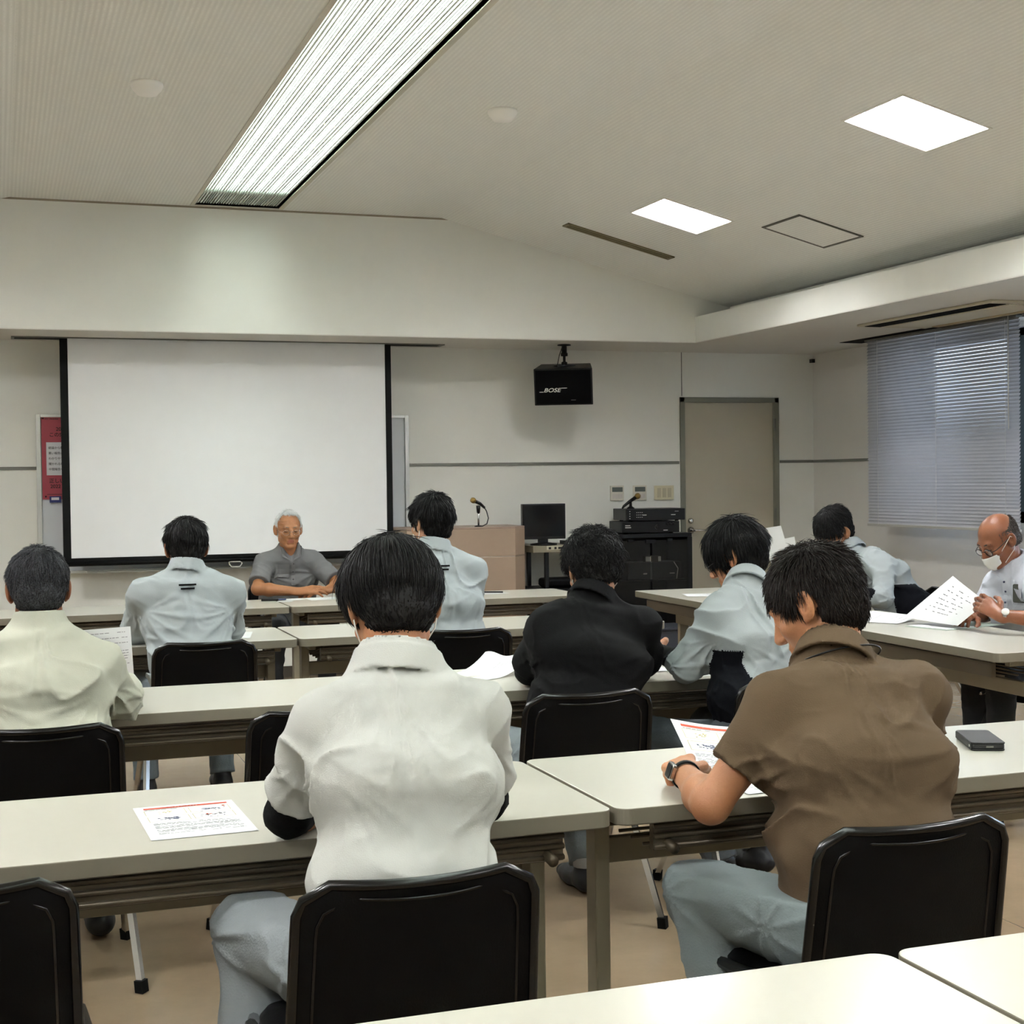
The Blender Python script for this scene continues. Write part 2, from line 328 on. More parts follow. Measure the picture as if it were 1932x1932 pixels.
# window, glass, blinds
wn = thing('window_1', 'dark framed window behind the blinds', 'window', (X1+.1, 0, 0)); wn['kind'] = 'structure'; del wn['category']
M_wf = mat('window_frame_dark', (42, 56, 54), .5)
fr = MB().box(-.04, WY0, WZ0, .04, WY1, WZ0+.05).box(-.04, WY0, WZ1-.05, .04, WY1, WZ1)
for y, d in ((WY0, .05), (5.0, .05), (6.4, .05), (7.76, .42), (WY1-.05, .05)): fr.box(-.04, y, WZ0, .04, y+d, WZ1)
fr.build('window_frame', M_wf, wn)
MB().box(-.003, WY0, WZ0, .003, WY1, WZ1).build('window_pane', mat('window_glass', (235, 245, 245), .02, trans=1), wn)
MB().box(-.1, WY0, WZ0-.02, .02, WY1, WZ0).build('window_sill', M_trim, wn)
M_blind = mat('blind_slat', (186, 186, 190), .35, spec=.6)
def blind(y0, y1, label):
    t = thing('window_blind', label, 'blind', (6.03, y0, 1.035), 0, 'window blinds')
    L = y1-y0; H = 2.40-1.035; n = 58; mb = MB()
    for k in range(n):
        z = .03+(H-.05)*k/(n-1); w_ = .0135; ca = math.radians(61)
        prev = None
        pts = []
        for j in range(4):
            u = -1+2*j/3.0; bow = .0022*(1-u*u)
            dx = u*w_*math.cos(ca)+bow*math.sin(ca); dz = u*w_*math.sin(ca)-bow*math.cos(ca)
            pts.append((-dx*-1, dz+z))
        for j in range(3):
            (a, za), (b, zb) = pts[j], pts[j+1]
            mb.quad((a, 0, za), (b, 0, zb), (b, L, zb), (a, L, za))
    o = mb.build('slats', M_blind, t)
    MB().box(-.012, 0, 0, .012, L, .018).build('bottom_rail', mat('blind_rail', (182, 180, 172), .4), t, bevel=.003)
    MB().box(-.025, 0, H-.02, .025, L, H).build('head_rail', M_trim, t)
    for yy in (.12, L/2, L-.15): MB().tube([(-.016, yy, .01), (-.016, yy, H)], .0012, 4).build('cord', M_white, t)
    MB().tube([(-.03, .07, .65), (-.03, .07, H)], .0035, 6).build('wand', M_white, t)
    return t
blind(7.635, 9.335, 'grey closed venetian blind over the window at the right')
blind(5.85, 7.58, 'grey closed venetian blind nearer the camera, mostly outside the frame')  # added unseen so that the open window does not change the lighting
struct('blind_slot_shade', MB().box(5.93, 5.7, 2.391, 6.12, 9.55, 2.394), M_dark)  # flat strip under the soffit, shade of the blind slot painted dark
MB().box(6.262, Y1-.05, 2.325, 6.29, Y1-.01, 2.355).build('t', M_black)
o = bpy.data.objects['t']; o.name = 'wall_sensor'; tag(o, 'tiny black sensor high in the front right corner', 'sensor')
# ================================================================ FURNITURE
def make_table(name, label, L, group):
    t = thing(name, label, 'table', (0, 0, 0), 0, group); h = L/2
    MB().slab(-h, -.3, h, .3, .668, .705, r=.032, n=7, bev=.0025, mi=0, mside=1).build('tabletop', [M_cream, M_edge], t)
    sh = MB()
    sh.box(-h+.10, -.255, .598, h-.10, -.235, .655).box(-h+.10, .235, .598, h-.10, .255, .655)
    for z in (.607, .63, .652): sh.tube([(-h+.1, -.26, z), (h-.1, -.26, z)], .0065, 6)
    for k in range(7): sh.tube([(-h+.1, -.2+.066*k, .60), (h-.1, -.2+.066*k, .60)], .004, 6)
    sh.build('under_shelf', M_shelf, t)
    MB().box(-h+.085, .03, .50, h-.085, .055, .56).build('stretcher', M_steel, t, bevel=.003)
    for s in (-1, 1):
        x = s*(h-.075)
        lg = MB().box(x-.018, -.03, .06, x+.018, .03, .668).box(x-.02, -.27, .045, x+.02, .27, .08).box(x-.016, -.2, .642, x+.016, .2, .668)
        l = lg.build('leg', M_steel, t, bevel=.004)
        for y in (-.25, .25):
            MB().lathe([(.024, -.01), (.024, .01)], 16, T=Matrix.Translation((x, y, .024)) @ Matrix.Rotation(PI/2, 4, 'Y')).build('caster', M_rubber, l)
        MB().tube([(x-s*.03, .03, .60), (x-s*.17, .03, .665)], .007, 8, flat=.6).build('brace', M_shelf, t)
        MB().tube([(x-s*.06, -.29, .606), (x-s*.06, -.20, .618)], .012, 12).build('latch_knob', M_shelf, t)
    return t
ROW = {1: (8.52, 1.545), 2: (6.81, 1.258), 3: (4.90, 1.25), 4: (3.15, 1.220), 5: (1.552, 1.222)}
TL = {
 (1, 0): 'cream folding table in the front row, left of the seam, papers by the seam', (1, 1): 'cream folding table in the front row holding the projector',
 (2, 0): 'cream folding table in second row in front of the man with black back stripes', (2, 1): 'cream folding table in second row, its end beside the black-shirted man',
 (3, 0): 'cream folding table in third row where the grey haired man sits', (3, 1): 'cream folding table in third row in front of the black-shirted man',
 (4, 0): 'cream folding table holding the red-headed handout, left of the seam', (4, 1): 'cream folding table with the black wallet phone case on it',
 (5, 0): 'empty cream folding table nearest the camera, left of the seam', (5, 1): 'empty cream folding table in the bottom right corner'}
t0 = None
for (r, s), lab in TL.items():
    yc, xs = ROW[r]; loc = (xs+(-.905 if s == 0 else .905), yc, 0)
    if t0 is None: t0 = make_table('folding_table', lab, 1.8, 'cream folding tables in rows'); t0.location = loc
    else: dup(t0, loc, 0, lab)
sa = .018
dup(t0, (4.005, 7.48, 0), PI/2-sa, 'cream folding table along the right side, farther one with loose papers')
dup(t0, (3.970, 5.66, 0), PI/2-sa, 'cream folding table along the right side, nearer one under the masked man')
# chairs
def make_chair(label):
    t = thing('stacking_chair', label, 'chair', (0, 0, 0), 0, 'black stacking chairs')
    # back shell, slightly dished, lofted
    def shell(off, inset, z0, z1, n=18, m=14):
        vs = []
        for j in range(m+1):
            v = j/m; z = z0+(z1-z0)*v
            yb = -.185-.055*v
            hw = (.212-.008*v)-inset
            # rounded top corners
            rc = .055
            dz = z1-z
            if dz < rc: hw -= rc-math.sqrt(max(0, rc*rc-(rc-dz)**2))
            for i in range(n+1):
                u = -1+2*i/n
                vs.append((u*hw, yb+off+.022*u*u, z-.004*(1-u*u)*v))
        fs = [(j*(n+1)+i, j*(n+1)+i+1, (j+1)*(n+1)+i+1, (j+1)*(n+1)+i) for j in range(m) for i in range(n)]
        return vs, fs
    a, fa = shell(-.006, .0, .42, .752); b, fb = shell(.008, .004, .42, .750)
    mb = MB().add(a, [f for f in fa], 0, True); mb.add(b, [f[::-1] for f in fb], 0, True); mb.build('backrest', M_blackmat, t)
    # rim
    path = []
    n, m, z0, z1 = 18, 14, .42, .752
    L = [a[j*(n+1)] for j in range(m+1)]; Rr = [a[j*(n+1)+n] for j in range(m+1)][::-1]; T_ = a[m*(n+1)+1:m*(n+1)+n]
    MB().tube(L+T_+Rr, .0095, 8).build('back_rim', M_rim, t)
    # inner groove frame on the back of the shell
    c, _ = shell(-.010, .032, .42, .728)
    L = [c[j*(n+1)] for j in range(m+1)]; Rr = [c[j*(n+1)+n] for j in range(m+1)][::-1]; T_ = c[m*(n+1)+1:m*(n+1)+n]
    MB().tube(L+T_+Rr, .0035, 6).build('back_piping', M_rim, t)
    # seat
    sm = MB(); nn = 16
    vs = []; prof = [(.0, .398), (.92, .398), (1.0, .408), (1.0, .425), (.94, .440), (.75, .449), (.4, .452), (0.001, .450)]
    for s_, z in prof:
        for k in range(40):
            th = 2*PI*k/40; c_, s2 = math.cos(th), math.sin(th); e = .45
            x = .212*math.copysign(abs(c_)**e, c_)*s_; y = .215*math.copysign(abs(s2)**e, s2)*s_
            vs.append((x*(1-.0*y), y+.02, z-(.02*max(0, y-.1)/.1 if y > .1 else 0)))
    fs = [(i*40+k, i*40+(k+1) % 40, (i+1)*40+(k+1) % 40, (i+1)*40+k) for i in range(len(prof)-1) for k in range(40)]
    sm.add(vs, fs, 0, True); sm.build('seat', M_blackmat, t)
    for s in (-1, 1):
        MB().tube([(s*.205, -.19, .47), (s*.228, -.10, .435), (s*.228, .12, .415)], [.014, .018, .012], 8).build('side_bracket', M_black, t)
        for (y0, y1) in ((-.20, .02), (.31, .06)):
            l = MB().tube([(s*.215, y1, .405), (s*.248, y0, .02)], .0125, 4, flat=1).build('leg', M_chrome, t)
            f = MB().tube([(s*.2465, y0-.0, .035), (s*.2495, y0, .0)], .019, 4).build('foot', M_rubber, l)
        MB().tube([(s*.205, -.19, .44), (s*.21, .0, .398), (s*.21, .2, .398)], .011, 8).build('frame_rail', M_chrome, t)
    return t
CH = [(.645, 2.56, 0, 'black stacking chair under the man in the white shirt'),
 (1.605, 2.56, 0, 'black stacking chair under the man in the brown polo shirt'),
 (-.10, 2.76, 0, 'empty black stacking chair in the bottom left corner'),
 (.10, 4.36, 0, 'black stacking chair under the grey haired man in the beige shirt'),
 (.86, 4.36, 0, 'empty black stacking chair in third row partly behind the white shirted man'),
 (1.685, 4.36, 0, 'black stacking chair under the man in the black shirt'),
 (2.40, 4.36, 0, 'black stacking chair under the man with glasses, mostly behind the brown shirt'),
 (.79, 6.33, 0, 'black stacking chair under the second row man left of the speaker'),
 (1.915, 6.33, 0, 'black stacking chair under the second row man beside the lectern'),
 (1.73, 9.35, PI, 'black stacking chair under the elderly speaker'),
 (4.86, 7.02, PI/2+.1, 'black stacking chair under the man leaning over papers by the wall'),
 (4.50, 5.52, PI/2+.3, 'black stacking chair under the masked man at the side table')]
c0 = None
for x, y, rz, lab in CH:
    if c0 is None: c0 = make_chair(lab); c0.location = (x, y, 0)
    else: dup(c0, (x, y, 0), rz, lab)
# ---------------------------------------------------------------- projection screen
sc = thing('projection_screen', 'large white projection screen with black borders hanging from the soffit', 'projection screen', (1.545, 10.30, .86))
M_scr = mat('screen_fabric', (246, 248, 248), .8, noise=.01)
M_scb = mat('screen_border', (4, 6, 6), .6, spec=.2)
H = 2.396-.86
def scr_x(u, v): return (-1.14+2.28*u)*(1.0-.000*v)
def scr_pt(u, v, off=0):
    bow = .010*math.sin(PI*u)*(1-v); return (scr_x(u, v), off-bow+.006*math.sin(u*9+v*4)*(1-v), .03+(H-.03)*v)
g = MB(); n = 24
vs = [scr_pt(i/n, j/n) for j in range(n+1) for i in range(n+1)]
g.add(vs, [(j*(n+1)+i, j*(n+1)+i+1, (j+1)*(n+1)+i+1, (j+1)*(n+1)+i) for j in range(n) for i in range(n)], 0, True)
g.build('fabric', M_scr, sc)
bd = MB()
for u0, u1 in ((0, .0225), (.9805, 1)):
    for j in range(n):
        bd.quad(scr_pt(u0, j/n, -.003), scr_pt(u1, j/n, -.003), scr_pt(u1, (j+1)/n, -.003), scr_pt(u0, (j+1)/n, -.003))
for i in range(n): bd.quad(scr_pt(i/n, 0, -.003), scr_pt((i+1)/n, 0, -.003), scr_pt((i+1)/n, .016, -.003), scr_pt(i/n, .016, -.003))
bd.build('border', M_scb, sc)
MB().tube([(-1.145, 0, .015), (1.145, 0, .015)], .017, 12).build('bottom_bar', M_scb, sc)
MB().tube([(-.045, 0, -.002), (-.045, 0, -.012), (-.028, 0, -.035), (.028, 0, -.035), (.045, 0, -.012), (.03, 0, .0), (-.03, 0, .0)], .0035, 6, closed=True).xform(Matrix.Translation((0.005, -.02, .0))).build('pull_handle', M_white, sc)
hs = thing('screen_housing', 'narrow dark screen slot set into the front soffit', 'screen slot', (1.59, 10.33, 2.394))
MB().box(-1.47, -.06, -.003, 1.47, .06, 0).build('slot', M_dark, hs)  # flat plate, the shade inside the slot is put into its colour
MB().box(-1.49, -.075, -.008, 1.49, -.06, 0).box(-1.49, .06, -.008, 1.49, .075, 0).box(-1.49, -.06, -.008, -1.47, .06, 0).box(1.47, -.06, -.008, 1.49, .06, 0).build('frame', M_trim, hs)
# whiteboard behind the screen
wb = thing('whiteboard', 'aluminium framed whiteboard mostly hidden behind the projection screen', 'whiteboard', (1.56, 10.52, .80))
MB().box(-1.28, .005, .02, 1.28, .015, 1.07).build('board', mat('whiteboard_face', (205, 210, 214), .25), wb)
M_alu = mat('aluminium', (200, 202, 200), .35, metal=.8)
MB().box(-1.31, -.012, 0, -1.28, .02, 1.09).box(1.28, -.012, 0, 1.31, .02, 1.09).box(-1.28, -.012, 1.07, 1.28, .02, 1.09).box(-1.28, -.012, 0, 1.28, .02, .02).build('frame', M_alu, wb, bevel=.002)
MB().box(-1.0, -.06, 0, 1.0, .0, .012).build('pen_tray', M_alu, wb)
# poster on it
po = thing('poster', 'red poster with a white text box half hidden behind the screen', 'poster', (.285, 10.515, 1.31))
M_red = mat('poster_red', (158, 60, 72), .55); M_ink = mat('black_ink', (22, 14, 16), .7); M_pw = mat('poster_white', (214, 216, 218), .6)
MB().box(0, -.001, 0, .42, .001, .575).build('sheet', M_red, po)
MB().box(.03, -.0022, .165, .39, -.0012, .39).build('text_box', M_pw, po)
def ptext(s, x, z, size, bold=.0005, nm='lettering', m=M_ink): return text_mesh(nm, s, size, m, po, Matrix.Translation((x, -.0026, z)) @ FRONT, bold)
ptext('2021', .095, .468, .035); ptext('この5つ', .05, .43, .033); ptext('正しい', .045, .115, .034); ptext('2022', .052, .078, .034)
for i, s in enumerate(('結論から報告', '悪い報告は', 'わかりやすく', '聞かれる前に', '中間報告も')): ptext(s, .044, .345-.0365*i, .0195, .0002)
mm = MB().lathe([(.006, 0), (.006, .001)], 12, T=Matrix.Translation((.012, -.0015, .552)) @ Matrix.Rotation(PI/2, 4, 'X')).lathe([(.006, 0), (.006, .001)], 12, T=Matrix.Translation((.022, -.0015, .02)) @ Matrix.Rotation(PI/2, 4, 'X'))
mm.box(.03, -.0022, .033, .38, -.0012, .036).build('print_marks', M_ink, po)
ptext('2021 December', .022, .545, .014, .0003)
mg = thing('name_magnet', 'small blue name plate magnet below the red poster', 'magnet', (.33, 10.508, 1.288))
MB().box(0, -.004, 0, .075, .0, .044).build('plate', mat('navy', (28, 42, 110), .4), mg, bevel=.001)
MB().box(.012, -.0052, .018, .062, -.0042, .036).build('label_strip', M_pw, mg)
# ---------------------------------------------------------------- ceiling speaker
sp = thing('loudspeaker', 'black box loudspeaker with silver logo hanging from the soffit', 'speaker', (3.955, 10.12, 2.10))
R_ = Matrix.Rotation(math.radians(-27), 4, 'Z') @ Matrix.Rotation(math.radians(13), 4, 'X')
T = R_
bx = MB(); w2, h2 = .215, .135
bx.add([T @ Vector(v) for v in [(-w2, -.10, -h2), (w2, -.10, -h2), (w2, -.10, h2), (-w2, -.10, h2), (-w2+.03, .14, -h2), (w2-.03, .14, -h2), (w2-.03, .14, h2), (-w2+.03, .14, h2)]], [(0, 1, 2, 3), (5, 4, 7, 6), (1, 5, 6, 2), (4, 0, 3, 7), (3, 2, 6, 7), (4, 5, 1, 0)])
bx.build('cabinet', M_black, sp, bevel=.005)
MB().box(-w2+.012, -.108, -h2+.01, w2-.012, -.099, h2-.01, T=T).build('grille', mat('speaker_grille', (2, 2, 3), .8, spec=.1, bump=.3, bscale=700), sp, bevel=.003)
M_logo = mat('logo_silver', (226, 226, 216), .35, metal=.2)
text_mesh('logo', 'BOSE', .042, M_logo, sp, T @ Matrix.Translation((-.145, -.1095, -.035)) @ FRONT @ Matrix.Scale(1.25, 4, (1, 0, 0)), .0004, .30)
MB().box(-.175, -.1105, -.036, -.145, -.109, -.032, T=T).box(-.012, -.1105, -.009, .028, -.109, -.005, T=T).build('logo_bar', M_logo, sp)
MB().box(.055, -.1105, -.098, .09, -.109, -.094, T=T).build('small_badge', mat('badge_grey', (90, 90, 88), .5), sp)
br = MB().lathe([(.05, .294), (.05, .286), (.02, .284), (.02, .235), (.026, .232), (.026, .21), (.01, .208), (.01, .17), (.022, .165), (.022, .15), (.012, .14), (.03, .135)][::-1], 16)
br.box(-.07, -.045, .128, .07, .09, .142)
br.build('mount', M_black, sp)
MB().tube([(-.015, 0, .28), (-.03, .02, .22), (-.04, .05, .13)], .0035, 6).build('cable', M_black, sp)
# ---------------------------------------------------------------- wall controls
def wall_box(name, label, cat, x, z, w_, h_, m, grp=None):
    t = thing(name, label, cat, (x, Y1, z), 0, grp); MB().box(0, -.018, 0, w_, 0, h_).build('body', m, t, bevel=.003); return t
M_lcd = mat('lcd_grey', (86, 92, 84), .3); M_btn = mat('button_label', (206, 196, 190), .6); M_bw = mat('control_white', (214, 208, 192), .5)
for x, l in ((4.49, 'white air conditioning remote on the wall, left one'), (4.683, 'white air conditioning remote on the wall behind the microphone')):
    t = wall_box('wall_controller', l, 'remote control', x, 1.232, .112, .116, M_bw, 'air conditioning remotes')
    MB().box(.012, -.0195, .068, .1, -.0178, .104).build('display', M_lcd, t)
    bt = MB()
    for i in range(6):
        bt.box(.014+.0145*i, -.0195, .014+.004*(i % 2), .024+.0145*i, -.0178, .05)
    bt.build('buttons', M_btn, t)
t = wall_box('light_switch', 'cream three-gang light switch plate beside the door', 'light switch', 4.865, 1.232, .165, .112, mat('switch_cream', (206, 198, 168), .5))
for i in range(3):
    MB().box(.022+.045*i, -.021, .02, .052+.045*i, -.0175, .092).build('switch', mat('switch_beige', (180, 170, 144), .5), t, bevel=.002)
# ---------------------------------------------------------------- lectern with microphone
le = thing('lectern', 'pinkish brown lectern with chamfered corner and silver line', 'lectern', (3.11, 9.95, 0))
M_lec = mat('lectern_laminate', (158, 136, 116), .5, noise=.03, nscale=30)
poly = [(-.42, 0), (.385, 0), (.50, .12), (.50, .5), (-.42, .5)]
def prism(mb, poly, z0, z1, mi=0):
    n = len(poly); mb.add([(x, y, z0) for x, y in poly]+[(x, y, z1) for x, y in poly], [tuple(range(n))[::-1], tuple(range(n, 2*n))]+[(i, (i+1) % n, n+(i+1) % n, n+i) for i in range(n)], mi); return mb
prism(MB(), poly, 0, .852).build('lower_body', M_lec, le, bevel=.003)
prism(MB(), [(x*.998, y*.998+.001) for x, y in poly], .852, .862).build('silver_line', mat('silver_line', (225, 205, 185), .25, metal=.6), le)
prism(MB(), poly, .862, 1.055).build('upper_body', M_lec, le, bevel=.003)
prism(MB(), [(x, y) for x, y in poly], 1.055, 1.07).build('top', mat('lectern_top', (150, 128, 112), .5), le, bevel=.003)
mc = thing('microphone', 'black microphone on slim stand with looping cable on the lectern', 'microphone', (3.262, 10.08, 1.07))
MB().tube([(0, 0, 0), (0, 0, .12)], .007, 8).build('stand', M_chrome, mc)
MB().lathe([(.03, 0), (.03, .006), (.01, .01)], 16).build('stand_base', M_black, mc)
MB().tube([(0, 0, .10), (-.004, -.01, .15)], [.012, .016], 10).build('clip', M_black, mc)
MB().tube([(.05, .01, .135), (.015, 0, .165), (-.03, -.01, .185)], [.009, .011, .014], 12).build('microphone_body', M_black, mc)
mh = MB().lathe([(.001, -.022), (.015, -.018), (.021, -.004), (.021, .006), (.015, .018), (.001, .022)], 16, T=Matrix.Translation((-.042, -.012, .19)) @ Matrix.Rotation(-1.1, 4, 'Y'))
mh.build('microphone_head', mat('mic_gold_mesh', (150, 124, 70), .35, metal=.8, bump=.5, bscale=900), mc)
MB().tube([(.05, .01, .135), (.065, .01, .11), (.075, 0, .06), (.06, -.01, .02), (.02, -.03, .004), (-.02, -.05, .004)], .004, 6).build('cable', M_black, mc)
# ---------------------------------------------------------------- monitor cart
ct = thing('av_cart', 'small grey and black cart with labelled panel carrying the monitor', 'cart', (3.93, 10.12, 0))
MB().box(-.26, -.06, .87, .22, .36, .92).build('shelf_top', M_steel, ct, bevel=.003)
MB().box(-.155, -.064, .888, .22, -.0605, .917).build('front_panel', mat('cart_panel', (186, 180, 158), .5), ct)
cl = MB()
for i, (w_, g_) in enumerate(((.018, .0), (.016, .045), (.07, .075))): cl.box(-.14+g_, -.067, .893, -.14+g_+w_, -.0635, .909)
cl.build('socket', M_ink, ct)
for x in (-.15, .2):
    for y in (-.04, .34): MB().box(x-.014, y-.014, 0, x+.014, y+.014, .87).build('leg', M_black, ct)
MB().box(-.2, -.06, .56, .22, .36, .60).build('lower_shelf', M_black, ct)
mn = thing('monitor', 'black square monitor with dark screen on the cart', 'monitor', (3.79, 10.16, .92))
Tm = Matrix.Rotation(math.radians(-4), 4, 'Z')
MB().box(-.165, -.02, .045, .165, .03, .305, T=Tm).build('bezel', M_black, mn, bevel=.004)
MB().box(-.152, -.0215, .065, .152, -.0195, .293, T=Tm).build('screen_panel', mat('monitor_screen', (6, 7, 12), .12), mn)
MB().box(-.035, .0, .0, .035, .03, .06).lathe([(.10, 0), (.10, .012), (.04, .02), (.001, .02)], 24).build('stand', M_black, mn)
kb = thing('disc_player', 'small black device with cables beside the monitor', 'device', (4.03, 10.12, .92))
MB().box(-.06, 0, 0, .10, .18, .028).build('body', M_black, kb, bevel=.003)
MB().tube([(-.05, .0, .02), (-.02, -.03, .03), (.02, -.02, .012), (.07, -.03, .02), (.09, .02, .03)], .005, 6).build('cable', M_black, kb)
bg = thing('projector_bag', 'black bag lying on the lower shelf of the cart', 'bag', (3.95, 10.25, .60))
MB().slab(-.15, -.1, .15, .1, 0, .07, r=.05, bev=.02).build('body', M_blackmat, bg)
# ---------------------------------------------------------------- rack with glass doors
rk = thing('equipment_rack', 'black equipment rack with glass doors under the amplifiers', 'rack', (4.64, 10.12, 0))
MB().box(-.37, 0, .955, .34, .40, .985).box(-.37, 0, .06, -.34, .40, .955).box(.30, -.005, .06, .34, .40, .955).box(-.37, .37, .06, .34, .40, .955).box(-.37, 0, .03, .34, .40, .06).box(-.34, .02, .62, .3, .37, .635).build('cabinet', M_black, rk, bevel=.002)
M_rg = mat('smoked_glass', (30, 30, 30), .05, alpha=.35)
for x0, x1 in ((-.335, -.012), (.006, .298)):
    d = MB().box(x0, -.006, .08, x1, -.001, .935).build('door', M_rg, rk)
    MB().box((x0+x1)/2-.02, -.012, .925, (x0+x1)/2+.02, .004, .945).build('hinge_clip', M_black, d)
MB().box(-.05, -.02, .915, .03, -.004, .94).build('latch', M_black, rk)
it = thing('cassette_deck', 'dark grey device on the rack shelf behind the glass', 'device', (4.72, 10.18, .635))
MB().box(-.25, 0, 0, .20, .25, .13).build('body', mat('device_grey', (52, 52, 50), .5), it, bevel=.004)
MB().box(-.12, -.003, .04, -.09, .0, .05).box(.1, -.003, .04, .14, 0, .046).build('lamp_mark', M_btn, it)
MB().tube([(.13, -.01, .13), (.16, -.02, .08), (.15, -.015, .0)], .004, 6).build('cable', M_btn, it)
it = thing('small_white_box', 'small white card box standing on the device inside the rack', 'box', (4.70, 10.22, .765))
MB().box(-.06, 0, 0, .06, .05, .045).build('body', mat('card_box_dark', (70, 64, 50), .6), it)
MB().box(-.062, -.004, .005, -.02, 0, .042).box(.042, -.004, .005, .064, 0, .042).build('end_flap', M_bw, it)
def amp(name, label, x, y, z, w_, d_, h_, rz):
    t = thing(name, label, 'amplifier', (x, y, z), rz); MB().box(-w_/2, 0, .008, w_/2, d_, h_).build('case', mat('amp_case', (16, 16, 16), .45), t, bevel=.004)
    MB().box(-w_/2+.004, -.006, .01, w_/2-.004, 0, h_-.002).build('front_panel', M_black, t, bevel=.002)
    for sx in (-1, 1):
        for yy in (.05, d_-.05): MB().lathe([(.015, 0), (.015, .01)], 10, c=(sx*(w_/2-.05), yy, 0)).build('foot', M_rubber, t)
    return t
M_mark = mat('amp_marks', (190, 190, 184), .5)
random.seed(3)
t = amp('amplifier', 'black amplifier with knobs, lower one of the two on the rack', 4.64, 10.13, .985, .46, .32, .092, -.12)
mk = MB().box(-.20, -.0075, .045, -.155, -.006, .052).box(-.20, -.0075, .06, -.16, -.006, .066).box(.10, -.0075, .022, .135, -.006, .028); mk.build('markings', M_mark, t)
for x, r_ in ((.05, .017), (.13, .010), (.155, .010), (.18, .010)):
    MB().lathe([(r_, 0), (r_*.9, .014), (.001, .014)], 16, T=Matrix.Translation((x, -.006, .05 if r_ > .012 else .072)) @ Matrix.Rotation(PI/2, 4, 'X')).build('knob', M_black, t)
t = amp('audio_mixer', 'black audio unit with tiny white marks, stacked on top of the amplifier', 4.68, 10.12, 1.078, .47, .32, .095, -.10)
mk = MB()
for i in range(4): mk.box(-.21, -.0075, .02+.018*i, -.203, -.006, .026+.018*i)
for i in range(3):
    for j in range(4): mk.box(-.155+.014*j, -.0075, .03+.018*i, -.148+.014*j, -.006, .034+.018*i)
mk.box(-.105, -.0075, .045, -.075, -.006, .052).box(.12, -.0075, .045, .155, -.006, .051).box(.15, -.0075, .072, .18, -.006, .075); mk.build('markings', M_mark, t)
m2 = thing('microphone', 'black and gold microphone on a small desk stand on top of the audio unit', 'microphone', (4.51, 10.2, 1.173))
MB().lathe([(.032, 0), (.03, .008), (.012, .02), (.009, .055), (.001, .055)], 14).build('stand', M_black, m2)
MB().tube([(-.07, 0, .004), (-.055, 0, .022), (-.01, 0, .055), (.04, 0, .085)], [.006, .010, .012, .015], 12).build('microphone_body', M_black, m2)
MB().lathe([(.001, -.024), (.016, -.02), (.023, -.004), (.023, .006), (.016, .019), (.001, .024)], 16, T=Matrix.Translation((.058, 0, .096)) @ Matrix.Rotation(.95, 4, 'Y')).build('microphone_head', MATS['mic_gold_mesh'], m2)
t = thing('grey_bin', 'dark grey plastic crate on the floor in front of the rack', 'crate', (4.42, 9.55, 0))
MB().box(-.2, -.15, .0, .2, .15, .33).box(-.215, -.165, .33, .215, .165, .35).build('body', mat('crate_grey', (58, 60, 68), .5), t, bevel=.006)
# ---------------------------------------------------------------- things on the tables
M_hdr = mat('handout_red', (206, 78, 48), .6); M_txt = mat('print_grey', (112, 114, 120), .7); M_txtd = mat('print_dark', (60, 62, 70), .7)
M_yel = mat('print_yellow', (190, 176, 70), .7); M_sm = mat('print_red_small', (196, 84, 60), .7); M_navy = mat('print_navy', (70, 78, 110), .7)
def sheet(name, label, cat, P, prints=(), grp=None, n=14, m=None, th=.0006):
    """P(u,v)->Vector, u across 0..1, v up the page 0..1"""
    org = Vector(P(.5, .5)); t = thing(name, label, cat, org, 0, grp)
    def nrm(u, v):
        e = .01; a = Vector(P(min(1, u+e), v))-Vector(P(max(0, u-e), v)); b = Vector(P(u, min(1, v+e)))-Vector(P(u, max(0, v-e))); return a.cross(b).normalized()
    mb = MB()
    for s, dz in ((1, 0), (-1, -th)):
        vs = [Vector(P(i/n, j/n))-org+nrm(i/n, j/n)*dz for j in range(n+1) for i in range(n+1)]
        fs = [(j*(n+1)+i, j*(n+1)+i+1, (j+1)*(n+1)+i+1, (j+1)*(n+1)+i) for j in range(n) for i in range(n)]
        mb.add(vs, fs if s > 0 else [f[::-1] for f in fs], 0, True)
    mb.build('page', m or M_paper, t)
    groups = {}
    for (u0, v0, u1, v1, mm) in prints: groups.setdefault(mm.name, []).append((u0, v0, u1, v1, mm))
    for k, L in groups.items():
        mb = MB()
        for u0, v0, u1, v1, mm in L:
            c = max(1, int(abs(u1-u0)*n+.99))
            for i in range(c):
                a, b = u0+(u1-u0)*i/c, u0+(u1-u0)*(i+1)/c
                mb.quad(*[Vector(P(x, y))-org+nrm(x, y)*.0007 for x, y in ((a, v0), (b, v0), (b, v1), (a, v1))])
        mb.build('print', L[0][4], t)
    return t
def flat(c, ang, w=.21, h=.297, z=.7065, curl=None):
    ca, sa_ = math.cos(ang), math.sin(ang)
    def P(u, v):
        x, y = (u-.5)*w, (v-.5)*h; return (c[0]+x*ca-y*sa_, c[1]+x*sa_+y*ca, z+(curl(u, v) if curl else 0))
    return P
def textlines(rows, u0=.1, u1=.9, h=.008, m=None, seed=1, gap=.25):
    rnd = random.Random(seed); out = []
    for v in rows:
        u = u0
        while u < u1:
            w = rnd.uniform(.015, .07); e = min(u+w, u1)
            if rnd.random() > gap: out.append((u, v, e, v+h, m or M_txt))
            u = e+.012
    return out
hand = [(.09, .90, .93, .94, M_hdr)]+[(.34+.03*i, .914, .36+.03*i, .927, M_paper) for i in range(10)]
hand += textlines((.87,), .1, .5, .007)
